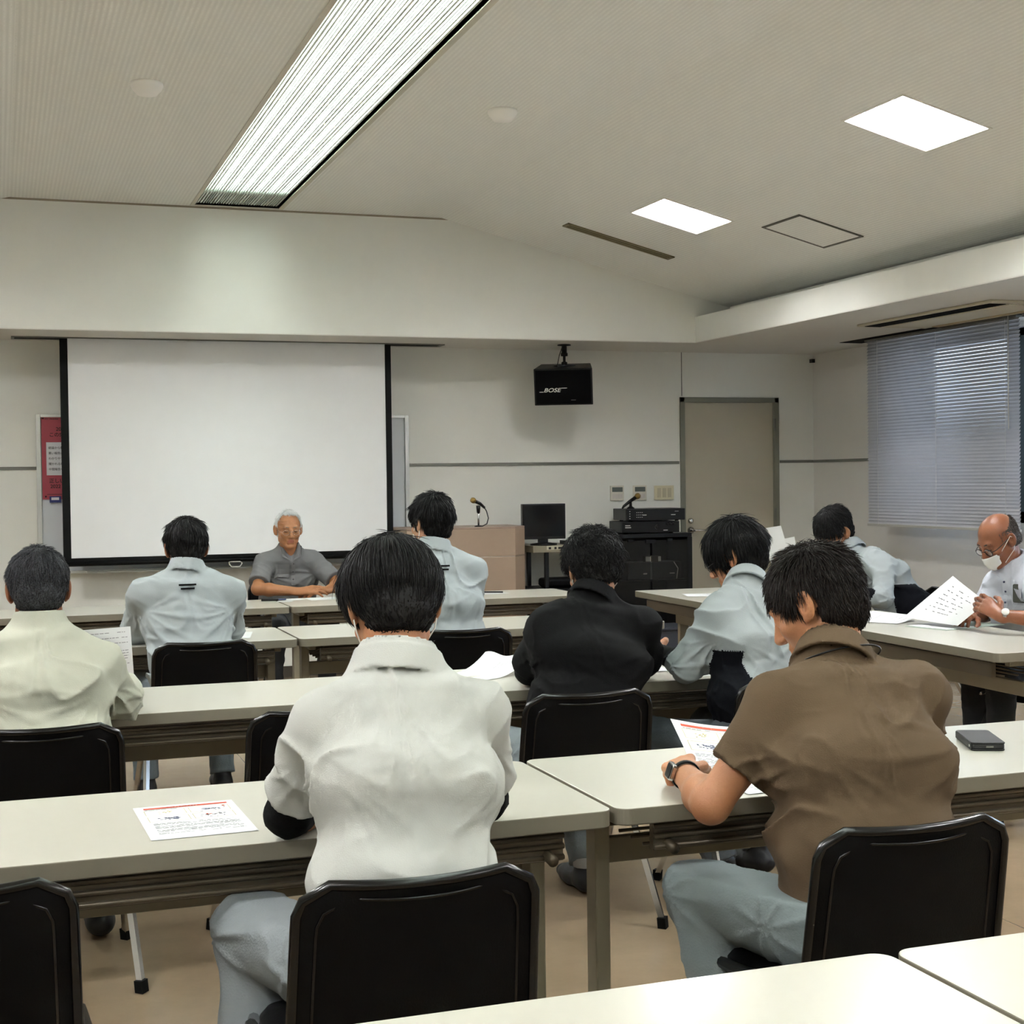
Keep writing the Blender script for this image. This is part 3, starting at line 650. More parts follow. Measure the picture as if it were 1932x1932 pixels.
for (a, b, m_) in ((.08, .70, M_yel), (.52, .70, M_yel), (.08, .50, M_yel), (.52, .50, M_yel)):
    hand += [(a, b+.155, a+.4, b+.158, m_), (a, b, a+.4, b+.003, m_), (a, b, a+.004, b+.158, m_), (a+.396, b, a+.4, b+.158, m_)]
rr = random.Random(7)
for (cx, cy, mm, nn) in ((.3, .77, M_yel, 14), (.72, .76, M_navy, 26), (.28, .57, M_navy, 30), (.7, .57, M_txtd, 22), (.86, .82, M_sm, 5), (.66, .58, M_sm, 6)):
    for i in range(nn):
        u = cx+rr.gauss(0, .055 if nn > 6 else .012); v = cy+rr.gauss(0, .022); a = rr.uniform(.006, .03); b_ = rr.uniform(.004, .016)
        hand.append((u, v, u+a, v+b_, mm))
hand += textlines((.44, .42, .40, .36, .34, .32, .30, .26, .24, .22, .20, .16, .14), .1, .92, .006, seed=5)
sheet('handout', 'printed handout with red heading lying alone on the near left table', 'paper', flat((.372, 3.105), .03, .212, .31, .7062), hand)
# wallet phone case
t = thing('phone_case', 'black leather wallet phone case on the table right of the brown shirt', 'phone', (2.388, 3.19, .705), -.42)
wl = MB().slab(-.042, -.10, .042, .085, 0, .005, r=.01, bev=.0015).slab(-.041, -.10, .041, .085, .005, .017, r=.01, bev=.002).slab(-.0425, -.101, .0425, .086, .017, .022, r=.01, bev=.0018).box(-.0435, -.095, .003, -.041, .08, .02)
wl.build('case', mat('black_leather', (14, 15, 18), .55, bump=.3, bscale=500), t)
MB().box(-.006, -.1025, .009, .012, -.1008, .013).build('charging_port', M_trim, t); MB().lathe([(.004, 0), (.004, .001)], 10, T=Matrix.Translation((-.0435, -.085, .011)) @ Matrix.Rotation(-PI/2, 4, 'Y')).build('snap_button', M_chrome, t)
# front row
pj = thing('projector', 'grey projector on the front row table behind the white shirted man', 'projector', (2.08, 8.66, .705), .1)
MB().slab(-.16, -.12, .16, .12, .012, .095, r=.03, bev=.012).build('body', mat('projector_grey', (128, 134, 136), .45), pj)
MB().lathe([(.035, 0), (.035, .015), (.028, .018), (.001, .014)], 18, T=Matrix.Translation((-.08, .12, .055)) @ Matrix.Rotation(-PI/2, 4, 'X')).build('lens', M_black, pj)
for x in (-.12, .12):
    for y in (-.09, .09): MB().lathe([(.012, 0), (.012, .013)], 10, c=(x, y, 0)).build('foot', M_rubber, pj)
sheet('paper_sheet', 'white paper sheet right in front of the speaker, near his hands', 'paper', flat((1.885, 8.70), .05, .30, .18), (), 'papers at the speaker')
sheet('paper_slip', 'small white paper slip left of the speaker\'s hands', 'paper', flat((1.655, 8.72), .25, .12, .11), (), 'papers at the speaker')
sheet('paper_slip', 'tiny torn white slip beside the black pen case', 'paper', flat((1.58, 8.60), -.3, .09, .06, .7068), (), 'papers at the speaker')
t = thing('pen_case', 'small black pen and clip lying left of the speaker\'s papers', 'pen', (1.505, 8.68, .705), -.3)
MB().tube([(-.05, 0, .008), (.05, .01, .008)], .008, 8).build('barrel', M_black, t); MB().tube([(.02, .03, .005), (.09, .05, .005)], .005, 8).build('clip', M_navy, t)
sheet('paper_sheet', 'white paper with pen on the front row table right of the standing shirt', 'paper', flat((2.86, 8.60), .2, .2, .12), ())
t = thing('pen', 'black pen on the paper at the right of the front row table', 'pen', (2.88, 8.62, .707), -.5); MB().tube([(-.06, 0, .005), (.06, 0, .005)], .005, 8).build('barrel', M_black, t)
# second row
sheet('paper_sheet', 'white sheet poking out right of the second row man\'s elbow', 'paper', flat((.99, 6.80), -.2, .2, .28), ())
sheet('paper_sheet', 'white sheet on the second row table left of the man\'s elbow', 'paper', flat((.45, 6.78), .1, .25, .28), textlines((.8, .7, .6), m=M_txt, seed=2))
# third row
sheet('paper_sheet', 'creased white sheets curling up left of the black-shirted man', 'paper', flat((1.61, 5.0), .5, .30, .21, .7068, lambda u, v: .05*max(0, u-.45)**2*4+.006*math.sin(9*v)*u), textlines((.3, .4, .5), m=M_txt, seed=3))
sheet('paper_sheet', 'white sheet in front of the man with glasses, right of his cuff', 'paper', flat((2.40, 4.79), .1, .21, .28), textlines((.2, .3), m=M_txt, seed=9))
sheet('paper_sheet', 'white sheet lying under the hand of the man with glasses', 'paper', flat((2.20, 4.98), -.1, .21, .297, .7075), textlines((.6, .7, .8), m=M_txt, seed=8))
# fourth row
sheet('paper_sheet', 'white sheet between the black sleeve and the white shirt', 'paper', flat((.70, 3.06), .05, .21, .297), ())
sheet('paper_sheet', 'white printed sheet flat on the table under the brown shirted man\'s arm', 'paper', flat((1.66, 3.02), .05, .24, .28), textlines((.10, .13, .2, .25, .3), m=M_txt, seed=4))
# side tables
sheet('paper_sheet', 'white sheets at the far end of the side table before the glasses man', 'paper', flat((3.98, 7.86), 1.3, .21, .297), textlines((.2, .3, .5), m=M_txt, seed=6))
sheet('paper_sheet', 'second white sheet at the far end of the side table, nearer one', 'paper', flat((4.05, 7.62), 1.6, .21, .297, .7074), textlines((.3, .5), m=M_txt, seed=16))
sheet('paper_sheet', 'spread of white printed pages on the side table behind the brown shirted man', 'paper', flat((4.08, 6.42), .2, .34, .50), textlines((.1, .2, .6), m=M_txt, seed=26))
sheet('paper_sheet', 'loose white page overlapping the spread of pages on the side table', 'paper', flat((3.98, 6.08), .5, .21, .297, .708, lambda u, v: .02*u*u), textlines((.1, .2, .3, .6), m=M_txt, seed=36))
t = thing('document_folder', 'pale green document folder lying open before the masked man', 'folder', (4.12, 5.72, .705), .25)
MB().box(-.16, -.12, .0, .24, .12, .003).build('cover', mat('folder_green', (176, 190, 180), .4), t); MB().box(-.15, -.11, .003, .04, .11, .005).build('page', M_paper, t)
# ================================================================ PEOPLE: implicit surfaces turned into one smooth mesh
F32 = np.float32
def V(*a): return np.array(a, dtype=float)
class Field:
    def __init__(s, lo, hi, res):
        s.lo = np.array(lo, float); s.res = res; s.n = np.ceil((np.array(hi)-s.lo)/res).astype(int)+1
        s.f = np.full(s.n, .5, F32)
    def _blk(s, lo, hi):
        a = np.maximum(0, np.floor((np.array(lo)-s.lo)/s.res).astype(int)); b = np.minimum(s.n, np.ceil((np.array(hi)-s.lo)/s.res).astype(int)+1)
        if np.any(b <= a): return None
        ax = [(s.lo[i]+np.arange(a[i], b[i])*s.res).astype(F32) for i in range(3)]
        return (slice(a[0], b[0]), slice(a[1], b[1]), slice(a[2], b[2])), (ax[0][:, None, None], ax[1][None, :, None], ax[2][None, None, :])
    def add(s, prim, k=.02, cut=None, sub=False, inter=False):
        fn, lo, hi = prim; m = k+2.5*s.res+.004
        bl = s._blk(np.array(lo)-m, np.array(hi)+m)
        if bl is None: return s
        sl, P = bl; d = fn(P).astype(F32)
        if cut is not None:
            for (p, n) in cut:     # keep side where (x-p).n < 0
                d = np.maximum(d, (P[0]-F32(p[0]))*F32(n[0])+(P[1]-F32(p[1]))*F32(n[1])+(P[2]-F32(p[2]))*F32(n[2]))
        a = s.f[sl]
        if sub:
            h = np.clip(.5-.5*(a+d)/k, 0, 1); s.f[sl] = a*(1-h)-d*h+k*h*(1-h)
        else:
            h = np.clip(.5+.5*(a-d)/k, 0, 1); s.f[sl] = a*(1-h)+d*h-k*h*(1-h)
        return s
    def sub(s, prim, k=.01, cut=None): return s.add(prim, k, cut, sub=True)
    def halfspace(s, p, n, lo=None, hi=None):
        bl = s._blk(s.lo if lo is None else lo, s.lo+s.n*s.res if hi is None else hi)
        if bl is None: return s
        sl, P = bl
        d = (P[0]-F32(p[0]))*F32(n[0])+(P[1]-F32(p[1]))*F32(n[1])+(P[2]-F32(p[2]))*F32(n[2]); s.f[sl] = np.maximum(s.f[sl], d); return s
    def displace(s, fn, band=.03):
        idx = np.nonzero(np.abs(s.f) < band); P = [(s.lo[i]+idx[i]*s.res).astype(F32) for i in range(3)]
        s.f[idx] -= fn(P).astype(F32); return s
    def mesh(s):
        f = s.f; ins = f < 0
        c = np.zeros(np.array(f.shape)-1, np.int8)
        for dx in (0, 1):
            for dy in (0, 1):
                for dz in (0, 1): c += ins[dx:f.shape[0]-1+dx, dy:f.shape[1]-1+dy, dz:f.shape[2]-1+dz]
        act = (c > 0) & (c < 8); I, J, K = np.nonzero(act)
        num = -np.ones(act.shape, np.int32); num[I, J, K] = np.arange(len(I))
        acc = np.zeros((len(I), 3)); cnt = np.zeros(len(I))
        cor = [(a, b, d) for a in (0, 1) for b in (0, 1) for d in (0, 1)]
        for a in cor:
            for ax in range(3):
                if a[ax]: continue
                b = list(a); b[ax] = 1
                fa = f[I+a[0], J+a[1], K+a[2]]; fb = f[I+b[0], J+b[1], K+b[2]]
                m = (fa < 0) != (fb < 0); t = np.where(m, fa/(fa-fb+1e-12), 0)
                p = np.array(a, float)[None].repeat(len(I), 0); p[:, ax] += t
                acc[m] += p[m]; cnt[m] += 1
        v = (np.stack([I, J, K], 1)+acc/cnt[:, None])*s.res+s.lo
        quads = []
        for ax in range(3):
            sh = list(f.shape); sh[ax] -= 1
            s0 = [slice(None)]*3; s1 = [slice(None)]*3; s0[ax] = slice(0, sh[ax]); s1[ax] = slice(1, None)
            a = ins[tuple(s0)]; b = ins[tuple(s1)]; e = np.argwhere(a != b)
            u, w = [(1, 2), (2, 0), (0, 1)][ax]
            e = e[(e[:, u] > 0) & (e[:, w] > 0) & (e[:, u] < f.shape[u]-1) & (e[:, w] < f.shape[w]-1)]
            fl = a[e[:, 0], e[:, 1], e[:, 2]]
            def g(du, dw):
                q = e.copy(); q[:, u] -= du; q[:, w] -= dw; return num[q[:, 0], q[:, 1], q[:, 2]]
            Q = np.stack([g(1, 1), g(0, 1), g(0, 0), g(1, 0)], 1); Q[~fl] = Q[~fl][:, ::-1]; quads.append(Q)
        return v, np.concatenate(quads)
def cone(a, b, r1, r2, flat=None):
    """round cone; flat=(axis, k): squashed by k along that axis"""
    a = np.array(a, float); b = np.array(b, float)
    R = max(r1, r2); lo = np.minimum(a, b)-R; hi = np.maximum(a, b)+R
    ab = b-a; L2 = max(1e-9, ab@ab)
    def fn(P):
        q = [P[i]-F32(a[i]) for i in range(3)]
        t = np.clip((q[0]*F32(ab[0])+q[1]*F32(ab[1])+q[2]*F32(ab[2]))/F32(L2), 0, 1)
        e = [q[i]-t*F32(ab[i]) for i in range(3)]
        r = F32(r1)+t*F32(r2-r1)
        if flat is None: return np.sqrt(e[0]**2+e[1]**2+e[2]**2)-r
        n, k = np.array(flat[0], float), flat[1]; n = n/np.linalg.norm(n)
        c = e[0]*F32(n[0])+e[1]*F32(n[1])+e[2]*F32(n[2])
        d2 = e[0]**2+e[1]**2+e[2]**2-c*c
        return (np.sqrt(d2+(c/F32(k))**2)-r)*F32(.5+.5*k)
    return fn, lo, hi
def ell(c, r, R=None):
    c = np.array(c, float); r = np.array(r, float); R = np.eye(3) if R is None else np.array(R); m = max(r)
    ext = np.sqrt((R*r[None, :])**2 @ np.ones(3))
    def fn(P):
        q = [P[i]-F32(c[i]) for i in range(3)]; k0 = 0; k1 = 0
        for j in range(3):
            l = q[0]*F32(R[0, j])+q[1]*F32(R[1, j])+q[2]*F32(R[2, j]); k0 = k0+(l/F32(r[j]))**2; k1 = k1+(l/F32(r[j]**2))**2
        k0 = np.sqrt(k0); return k0*(k0-1)/(np.sqrt(k1)+F32(1e-6))
    return fn, c-ext, c+ext
def seg(a, b, wa, wb, da, db, lat, cap=.6):
    """torso segment: elliptic section, half widths wa->wb along lat, half depths da->db"""
    a = np.array(a, float); b = np.array(b, float); ax = b-a; L = np.linalg.norm(ax); ax = ax/L
    lat = np.array(lat, float); lat = lat-ax*(lat@ax); lat /= np.linalg.norm(lat); dep = np.cross(ax, lat); R = max(wa, wb)
    def fn(P):
        q = [P[i]-F32(a[i]) for i in range(3)]
        h = q[0]*F32(ax[0])+q[1]*F32(ax[1])+q[2]*F32(ax[2]); t = np.clip(h/F32(L), 0, 1); o = h-t*F32(L)
        u = q[0]*F32(lat[0])+q[1]*F32(lat[1])+q[2]*F32(lat[2]); v = q[0]*F32(dep[0])+q[1]*F32(dep[1])+q[2]*F32(dep[2])
        w = F32(wa)+t*F32(wb-wa); d = F32(da)+t*F32(db-da)
        s = (np.abs(u/w)**F32(2.4)+np.abs(v/d)**F32(2.4)+np.abs(o/(d*F32(cap)))**F32(2.4))**F32(1/2.4)
        return (s-1)*d*F32(.9)
    return fn, np.minimum(a, b)-R, np.maximum(a, b)+R
_rs = np.random.RandomState(11); _T = _rs.rand(64, 64, 64).astype(F32)
def vnoise(x, y, z):
    xi, yi, zi = np.floor(x), np.floor(y), np.floor(z); fx, fy, fz = x-xi, y-yi, z-zi
    fx = fx*fx*(3-2*fx); fy = fy*fy*(3-2*fy); fz = fz*fz*(3-2*fz)
    xi = xi.astype(int) & 63; yi = yi.astype(int) & 63; zi = zi.astype(int) & 63; x1 = (xi+1) & 63; y1 = (yi+1) & 63; z1 = (zi+1) & 63
    def l(a, b, t): return a+(b-a)*t
    return l(l(l(_T[xi, yi, zi], _T[x1, yi, zi], fx), l(_T[xi, y1, zi], _T[x1, y1, zi], fx), fy), l(l(_T[xi, yi, z1], _T[x1, yi, z1], fx), l(_T[xi, y1, z1], _T[x1, y1, z1], fx), fy), fz)
def folds(fans=(), amp=.004, seed=0, freq=9.0, direction=(1, 0, .25), center=None, lat=None, down=.75):
    """cloth creases: stretched ridged noise running from the sides down to the spine, plus fans radiating from pinches"""
    dr = np.array(direction, float); dr /= np.linalg.norm(dr)
    def fn(P):
        x, y, z = P
        w = vnoise(x*6+seed*7.3, y*6, z*6)*1.1
        if center is not None:
            u = (x-F32(center[0]))*F32(lat[0])+(y-F32(center[1]))*F32(lat[1])+(z-F32(center[2]))*F32(lat[2]); t = -np.tanh(u/F32(.06))
            dx, dy, dz = t*F32(lat[0]*.8), t*F32(lat[1]*.8), np.full_like(x, -F32(down))
            L = np.sqrt(dx*dx+dy*dy+dz*dz); dx, dy, dz = dx/L, dy/L, dz/L
            al = (x-F32(center[0]))*dx+(y-F32(center[1]))*dy+(z-F32(center[2]))*dz
        else: dx, dy, dz = dr; al = x*F32(dx)+y*F32(dy)+z*F32(dz); dx, dy, dz = F32(dx), F32(dy), F32(dz)
        k = F32(.84); px, py, pz = x-al*dx*k, y-al*dy*k, z-al*dz*k
        n = vnoise(px*freq*1.3+w+seed*3.1, py*freq+w, pz*freq*1.5+w); m = vnoise(x*4.5+31+seed, y*4.5, z*4.5+5)
        rg = 1-np.abs(2*n-1)*1.25; rg = np.clip(rg, 0, 1)**2.5
        out = (rg-.25)*F32(amp*2.6)*np.clip(m*2.4-.6, 0, 1)
        n2 = vnoise(px*freq*2.6+w*2+9, py*freq*2.3+seed, pz*freq*3); r2 = np.clip(1-np.abs(2*n2-1)*1.4, 0, 1)**2; out = out+(r2-.3)*F32(amp*.9)*np.clip(1.5-m*2, 0, 1)
        for (c, r, cnt, a, axis, *dv) in fans:
            q = [P[i]-F32(c[i]) for i in range(3)]; d = np.sqrt(q[0]**2+q[1]**2+q[2]**2)+1e-4
            if axis == 'y': ang = np.arctan2(q[2], q[0])
            elif axis == 'x': ang = np.arctan2(q[2], q[1])
            else: ang = np.arctan2(q[1], q[0])
            s = np.sin(ang*cnt+w*3.2+seed); g = np.exp(-(d/F32(r))**2)*np.clip(d/F32(r*.35)-.15, 0, 1)
            if dv:
                w3 = (q[0]*F32(dv[0][0])+q[1]*F32(dv[0][1])+q[2]*F32(dv[0][2]))/d; g = g*np.clip(w3*1.7-.15, 0, 1)
            out = out+F32(a)*g*(np.maximum(s, 0)**1.6-.3)
        return out
    return fn
def cyl(e, ax, r, h0, h1):
    def fn(P):
        q = [P[i]-F32(e[i]) for i in range(3)]; h = q[0]*F32(ax[0])+q[1]*F32(ax[1])+q[2]*F32(ax[2])
        rad = np.sqrt(np.maximum(1e-9, q[0]**2+q[1]**2+q[2]**2-h*h)); return np.maximum(rad-F32(r), np.maximum(F32(h0)-h, h-F32(h1)))
    m = r+abs(h0)+abs(h1); return fn, e-m, e+m
def to_obj(name, vq, mats, parent, org, midx=None, label=None, smooth=True):
    v, q = vq; v = v-np.array(org)[None]
    me = bpy.data.meshes.new(name); n = len(v); m = len(q)
    me.vertices.add(n); me.vertices.foreach_set('co', v.astype(F32).ravel())
    me.loops.add(m*4); me.loops.foreach_set('vertex_index', q.astype(np.int32).ravel())
    me.polygons.add(m); me.polygons.foreach_set('loop_start', np.arange(0, m*4, 4, dtype=np.int32)); me.polygons.foreach_set('loop_total', np.full(m, 4, np.int32))
    me.polygons.foreach_set('use_smooth', np.full(m, smooth, bool))
    mats = mats if isinstance(mats, (list, tuple)) else [mats]
    for x in mats: me.materials.append(x)
    if midx is not None: me.polygons.foreach_set('material_index', midx.astype(np.int32))
    me.update(calc_edges=True); me.validate()
    o = bpy.data.objects.new(name, me); COL.objects.link(o)
    if parent: o.parent = parent
    if label: o['label'] = label
    return o
def rotz(a): c, s = math.cos(a), math.sin(a); return np.array([[c, -s, 0], [s, c, 0], [0, 0, 1.]])
def rotx(a): c, s = math.cos(a), math.sin(a); return np.array([[1., 0, 0], [0, c, -s], [0, s, c]])
def roty(a): c, s = math.cos(a), math.sin(a); return np.array([[c, 0, s], [0, 1., 0], [-s, 0, c]])
M_skin = {k: mat('skin_'+k, c, .3 if k == 'red' else .48, noise=.10, nscale=30, bump=.25, bscale=350, sss=.12, spec=.4) for k, c in dict(tan=(172, 119, 84), fair=(184, 138, 108), old=(156, 106, 70), red=(134, 84, 58), deep=(146, 94, 66)).items()}
M_lip = mat('lips', (146, 86, 66), .5); M_eye = mat('eye_white', (225, 222, 214), .2); M_iris = mat('iris', (30, 20, 15), .2)
M_brow = mat('eyebrow', (50, 40, 34), .8)
# ---------------------------------------------------------------- hands
def hand_prims(w, d, n, side, curl=(.35, .4, .45, .5), thumb=.5, s=1.0, spread=.10):
    """w wrist, d finger direction, n back-of-hand normal, side = direction of the thumb"""
    w = np.array(w, float); d = np.array(d, float); d /= np.linalg.norm(d); n = np.array(n, float); n -= d*(n@d); n /= np.linalg.norm(n)
    t = np.array(side, float); t -= d*(t@d)+n*(t@n); t /= np.linalg.norm(t); out = []
    for i, u in enumerate((.030, .010, -.010, -.028)):   # metacarpals form the palm
        k = w+d*(.088-.006*abs(i-1))*s+t*u*s
        out.append((cone(w+t*u*.45*s, k, .013*s, .0125*s), .012))
        fl = [(.044, .026, .021), (.048, .030, .022), (.045, .028, .022), (.035, .021, .019)][i]
        a = k; ang = 0; rad = (.0098, .0088, .0078, .0064)
        for j in range(3):
            ang += curl[i]*(.8, 1.1, .7)[j]
            dd = (d+t*spread*(1.3-i)*.6)*math.cos(ang)-n*math.sin(ang); dd /= np.linalg.norm(dd)
            b = a+dd*fl[j]*s; out.append((cone(a, b, rad[j]*s, rad[j+1]*s), .004)); a = b
    base = w+t*.022*s+d*.022*s-n*.006*s
    a = base; dirs = [t*.75+d*.62-n*.25, t*(.55-.5*thumb)+d*.75-n*(.3+.3*thumb), t*(.25-.7*thumb)+d*.8-n*(.3+.3*thumb)]
    for j, (l, r1, r2) in enumerate(((.036, .0155, .0125), (.034, .0115, .0105), (.027, .0105, .0082))):
        dd = dirs[j]/np.linalg.norm(dirs[j]); b = a+dd*l*s; out.append((cone(a, b, r1*s, r2*s), .006)); a = b
    out.append((cone(w-d*.02*s, w+d*.03*s, .026*s, .024*s, (n, .72)), .014))
    return out
# ---------------------------------------------------------------- the figure
DEF = dict(skin='tan', res=.006, wid=1.0, dep=1.0, shirt_off=.010, head_s=1.0, sleeve=('long',), fold=.0035, seed=1, trousers=(112, 122, 130), shoe=(22, 22, 24), bodyres=.0045, head_rot=(0, 0, 0))
def local_pose(x, y, yaw, lean=.22, sh=.185, dz=0.0, side=0.0):
    R = rotz(yaw); o = V(x, y, 0)
    def L(a, b, c): return o+R @ V(a, b, c)
    return L, R, dict(hip=L(0, 0, .53), waist=L(side*.2, .01+.05*lean, .67), chest=L(side*.6, .02+.42*lean, .86+dz), up=L(side*.9, .03+.72*lean, .985+dz), neck=L(side, .04+.98*lean, 1.065+dz),
        head=L(side, .07+1.28*lean, 1.175+dz), shL=L(side-sh, .02+.88*lean, 1.0+dz), shR=L(side+sh, .02+.88*lean, 1.0+dz),
        kneeL=L(-.17, .42, .51), kneeR=L(.16, .43, .51), ankL=L(-.17, .36, .09), ankR=L(.17, .38, .09), thL=L(-.085, .04, .50), thR=L(.085, .04, .50))
def head_frame(P):
    yaw, pitch, roll = P['head_rot']; return P['R'] @ rotz(yaw) @ rotx(pitch) @ roty(roll)
def build_person(label, P):
    Q = dict(DEF); Q.update(P); P = Q; s = P['head_s']; skin = M_skin[P['skin']]
    H = P['head']; RH = head_frame(P); lat = P['R'] @ V(1, 0, 0); fw = P['R'] @ V(0, 1, 0)
    org = V(P['hip'][0], P['hip'][1], 0)
    root = thing('person', label, 'person', org)
    def hp(x, y, z): return H+RH @ (V(x, y, z)*s)
    W = P['wid']; D = P['dep']
    pts = [P[k] for k in ('hip', 'head', 'shL', 'shR', 'elL', 'elR', 'wrL', 'wrR')]
    lo = np.min(pts, 0)-.19; hi = np.max(pts, 0)+.19; lo[2] = P['hip'][2]-.16; hi[2] = max(hi[2], H[2]+.16)
    # ---- body: torso, neck, head, arms, hands as one surface
    F = Field(lo, hi, P['bodyres'])
    F.add(seg(P['hip'], P['waist'], .135*W, .12*W, .09, .08, lat), .03)
    F.add(seg(P['waist'], P['chest'], .12*W, .135*W, .08, .085, lat), .03)
    F.add(seg(P['chest'], P['up'], .135*W, .125*W, .085, .06, lat), .03)
    for S in ('L', 'R'):
        F.add(cone(P['up']+(P['sh'+S]-P['up'])*.3, P['sh'+S], .05, .045), .03)
        F.add(cone(P['sh'+S], P['el'+S], .046*W**.5, .036*W**.5), .02)
        m = P['el'+S]*.72+P['wr'+S]*.28
        F.add(cone(P['el'+S], m, .036*W**.5, .038*W**.5), .02); F.add(cone(m, P['wr'+S], .038*W**.5, .024), .02)
        hd = P.get('hand'+S)
        if hd:
            for pr, k in hand_prims(P['wr'+S], **hd): F.add(pr, k)
    nb = P['neck']-fw*.0
    F.add(cone(nb-V(0, 0, .05), hp(0, -.022, -.055), .058*W**.4, .052*W**.4), .03)
    F.add(cone(nb-V(0, 0, .045), P['shL']*.4+nb*.6-V(0, 0, .03), .036, .03), .03); F.add(cone(nb-V(0, 0, .045), P['shR']*.4+nb*.6-V(0, 0, .03), .036, .03), .03)
    # head
    F.add(ell(hp(0, -.012, .022), V(.076, .096, .088)*s, RH), .02)
    F.add(ell(hp(0, .022, -.03), V(.064, .070, .088)*s, RH), .02)
    F.add(cone(hp(-.047, .0, -.068), hp(-.014, .068, -.104), .018*s, .016*s), .02); F.add(cone(hp(.047, .0, -.068), hp(.014, .068, -.104), .018*s, .016*s), .02)
    F.add(ell(hp(0, .074, -.104), V(.022, .018, .016)*s, RH), .015)
    F.add(cone(hp(-.034, .080, .018), hp(.034, .080, .018), .011*s, .011*s), .014)
    for q in (-1, 1):
        F.add(ell(hp(q*.042, .062, -.03), V(.022, .020, .02)*s, RH), .015)
        F.sub(ell(hp(q*.031, .096, -.003), V(.019, .013, .011)*s, RH), .010)
        F.add(ell(hp(q*.031, .078, -.004), V(.0135, .0125, .0125)*s, RH), .002)
        F.add(cone(hp(q*.019, .088, .0052), hp(q*.044, .080, .0045), .0034*s, .0034*s), .004)
        F.add(cone(hp(q*.020, .088, -.0125), hp(q*.043, .080, -.0125), .003*s, .003*s), .004)
        F.add(ell(hp(q*.0115, .100, -.041), V(.0085, .009, .007)*s, RH), .005)
        ea = RH @ rotz(q*.35) @ rotx(.2)
        F.add(ell(hp(q*.085, -.008, -.008), V(.0078, .021, .034)*s, ea), .006)
        F.sub(ell(hp(q*.090, -.003, -.002), V(.007, .010, .018)*s, ea), .004)
        F.add(ell(hp(q*.078, .004, -.034), V(.006, .009, .010)*s, RH), .005)
    F.add(cone(hp(0, .090, .008), hp(0, .109, -.036), .0078*s, .0115*s), .010)
    F.add(cone(hp(-.019, .086, -.0655), hp(.019, .086, -.0655), .0065*s, .0065*s), .008); F.add(cone(hp(-.016, .085, -.078), hp(.016, .085, -.078), .0075*s, .0075*s), .008)
    F.sub(cone(hp(-.020, .094, -.0718), hp(.020, .094, -.0718), .0022*s, .0022*s), .003)
    if P.get('wrinkle'):
        w_ = P['wrinkle']
        F.displace(lambda X: np.exp(-(((X[0]-H[0])**2+(X[1]-H[1])**2+(X[2]-H[2])**2)/.13**2)**4)*(vnoise(X[0]*40, X[1]*40, X[2]*190)-.5)*w_)
    v, q = F.mesh()
    c = v[q[:, 0]]; l = (c-H) @ RH/s
    mi = np.zeros(len(q), int); mi[(((l[:, 0]/.021)**2+((l[:, 2]+.0715)/.0125)**2) < 1) & (l[:, 1] > .08)] = 1
    to_obj('body', (v, q), [skin, M_lip], root, org, mi)
    if P.get('eyes'):
        for q_ in (-1, 1):
            MB().tube([Vector(hp(q_*x, y, z)-org) for x, y, z in ((.018, .0885, -.007), (.026, .0925, -.0085), (.036, .0915, -.0085), (.045, .0845, -.006))], [.0008, .0018, .0018, .0008], 6).build('eyelid_line', M_iris, root)
    if P.get('brow', True):
        b = MB()
        for q_ in (-1, 1): b = MB(); b.tube([Vector(hp(q_*x, y, z)-org) for x, y, z in ((.014, .0925, .019), (.03, .091, .023), (.046, .078, .019))], [.002, .0032, .0015], 8, flat=1.0).build('eyebrow', P.get('browmat', M_brow), root)
    # ---- shirt
    so = P['shirt_off']; kind = P['sleeve'][0]
    F = Field(lo, hi, P['res'])
    F.add(seg(P['hip']-V(0, 0, .02), P['waist'], .160*W, .150*W, .125*D, .112*D, lat), .06)
    F.add(seg(P['waist'], P['chest'], .150*W, .155*W, .112*D, .114*D, lat), .07)
    F.add(seg(P['chest'], P['up'], .155*W, .148*W, .114*D, .084*D, lat), .07)
    fans = list(P.get('fans', ())); cuts = []
    for S, sg in (('L', -1), ('R', 1)):
        sh, el, wr = P['sh'+S], P['el'+S], P['wr'+S]
        F.add(cone(P['up']*.55+sh*.45-V(0, 0, .008), sh-V(0, 0, .006), .062, .054), .05)
        F.add(cone(nb+V(0, 0, -.020)+lat*sg*.03, sh+V(0, 0, -.006), .050, .040), .05)
        ru = .053*W**.6+so*.5; re = .047*W**.6+so*.6
        if kind == 'short':
            t = P['sleeve'][1]; e = sh+(el-sh)*t; ax = (el-sh)/np.linalg.norm(el-sh)
            rr = re+.012
            F.add(cone(sh, e+ax*.06, ru, rr), .03, cut=[(e, ax)])
            cuts.append((e, ax, rr))
        else:
            t = P['sleeve'][1]; e = el+(wr-el)*t; ax = (wr-el)/np.linalg.norm(wr-el)
            F.add(cone(sh, el, ru, re), .03)
            F.add(cone(el, e+ax*.05, re, re*.84), .02, cut=[(e, ax)])
            cuts.append((e, ax, re*.84))
            fans.append((el, .10, 7, P['fold']*1.1, 'x' if abs(P['R'][0, 0]) > .5 else 'y'))
        ap = sh*1.02-P['chest']*.02-V(0, 0, .07); dn = -lat*sg*.8-V(0, 0, .62)
        fans.append((ap, .26, 13, P['fold']*1.5, 'y' if abs(P['R'][0, 0]) > .5 else 'x', dn))
        fans.append((ap+lat*sg*.03, .16, 12, P['fold']*1.2, 'y' if abs(P['R'][0, 0]) > .5 else 'x', V(0, 0, -1)+lat*sg*.3))
    F.displace(folds(fans, P['fold'], P['seed'], center=P['waist'], lat=lat, down=P.get('down', .6)))
    for e, ax, rr in cuts:
        F.sub(cyl(e, ax, rr+.045, 0, .09), .003)
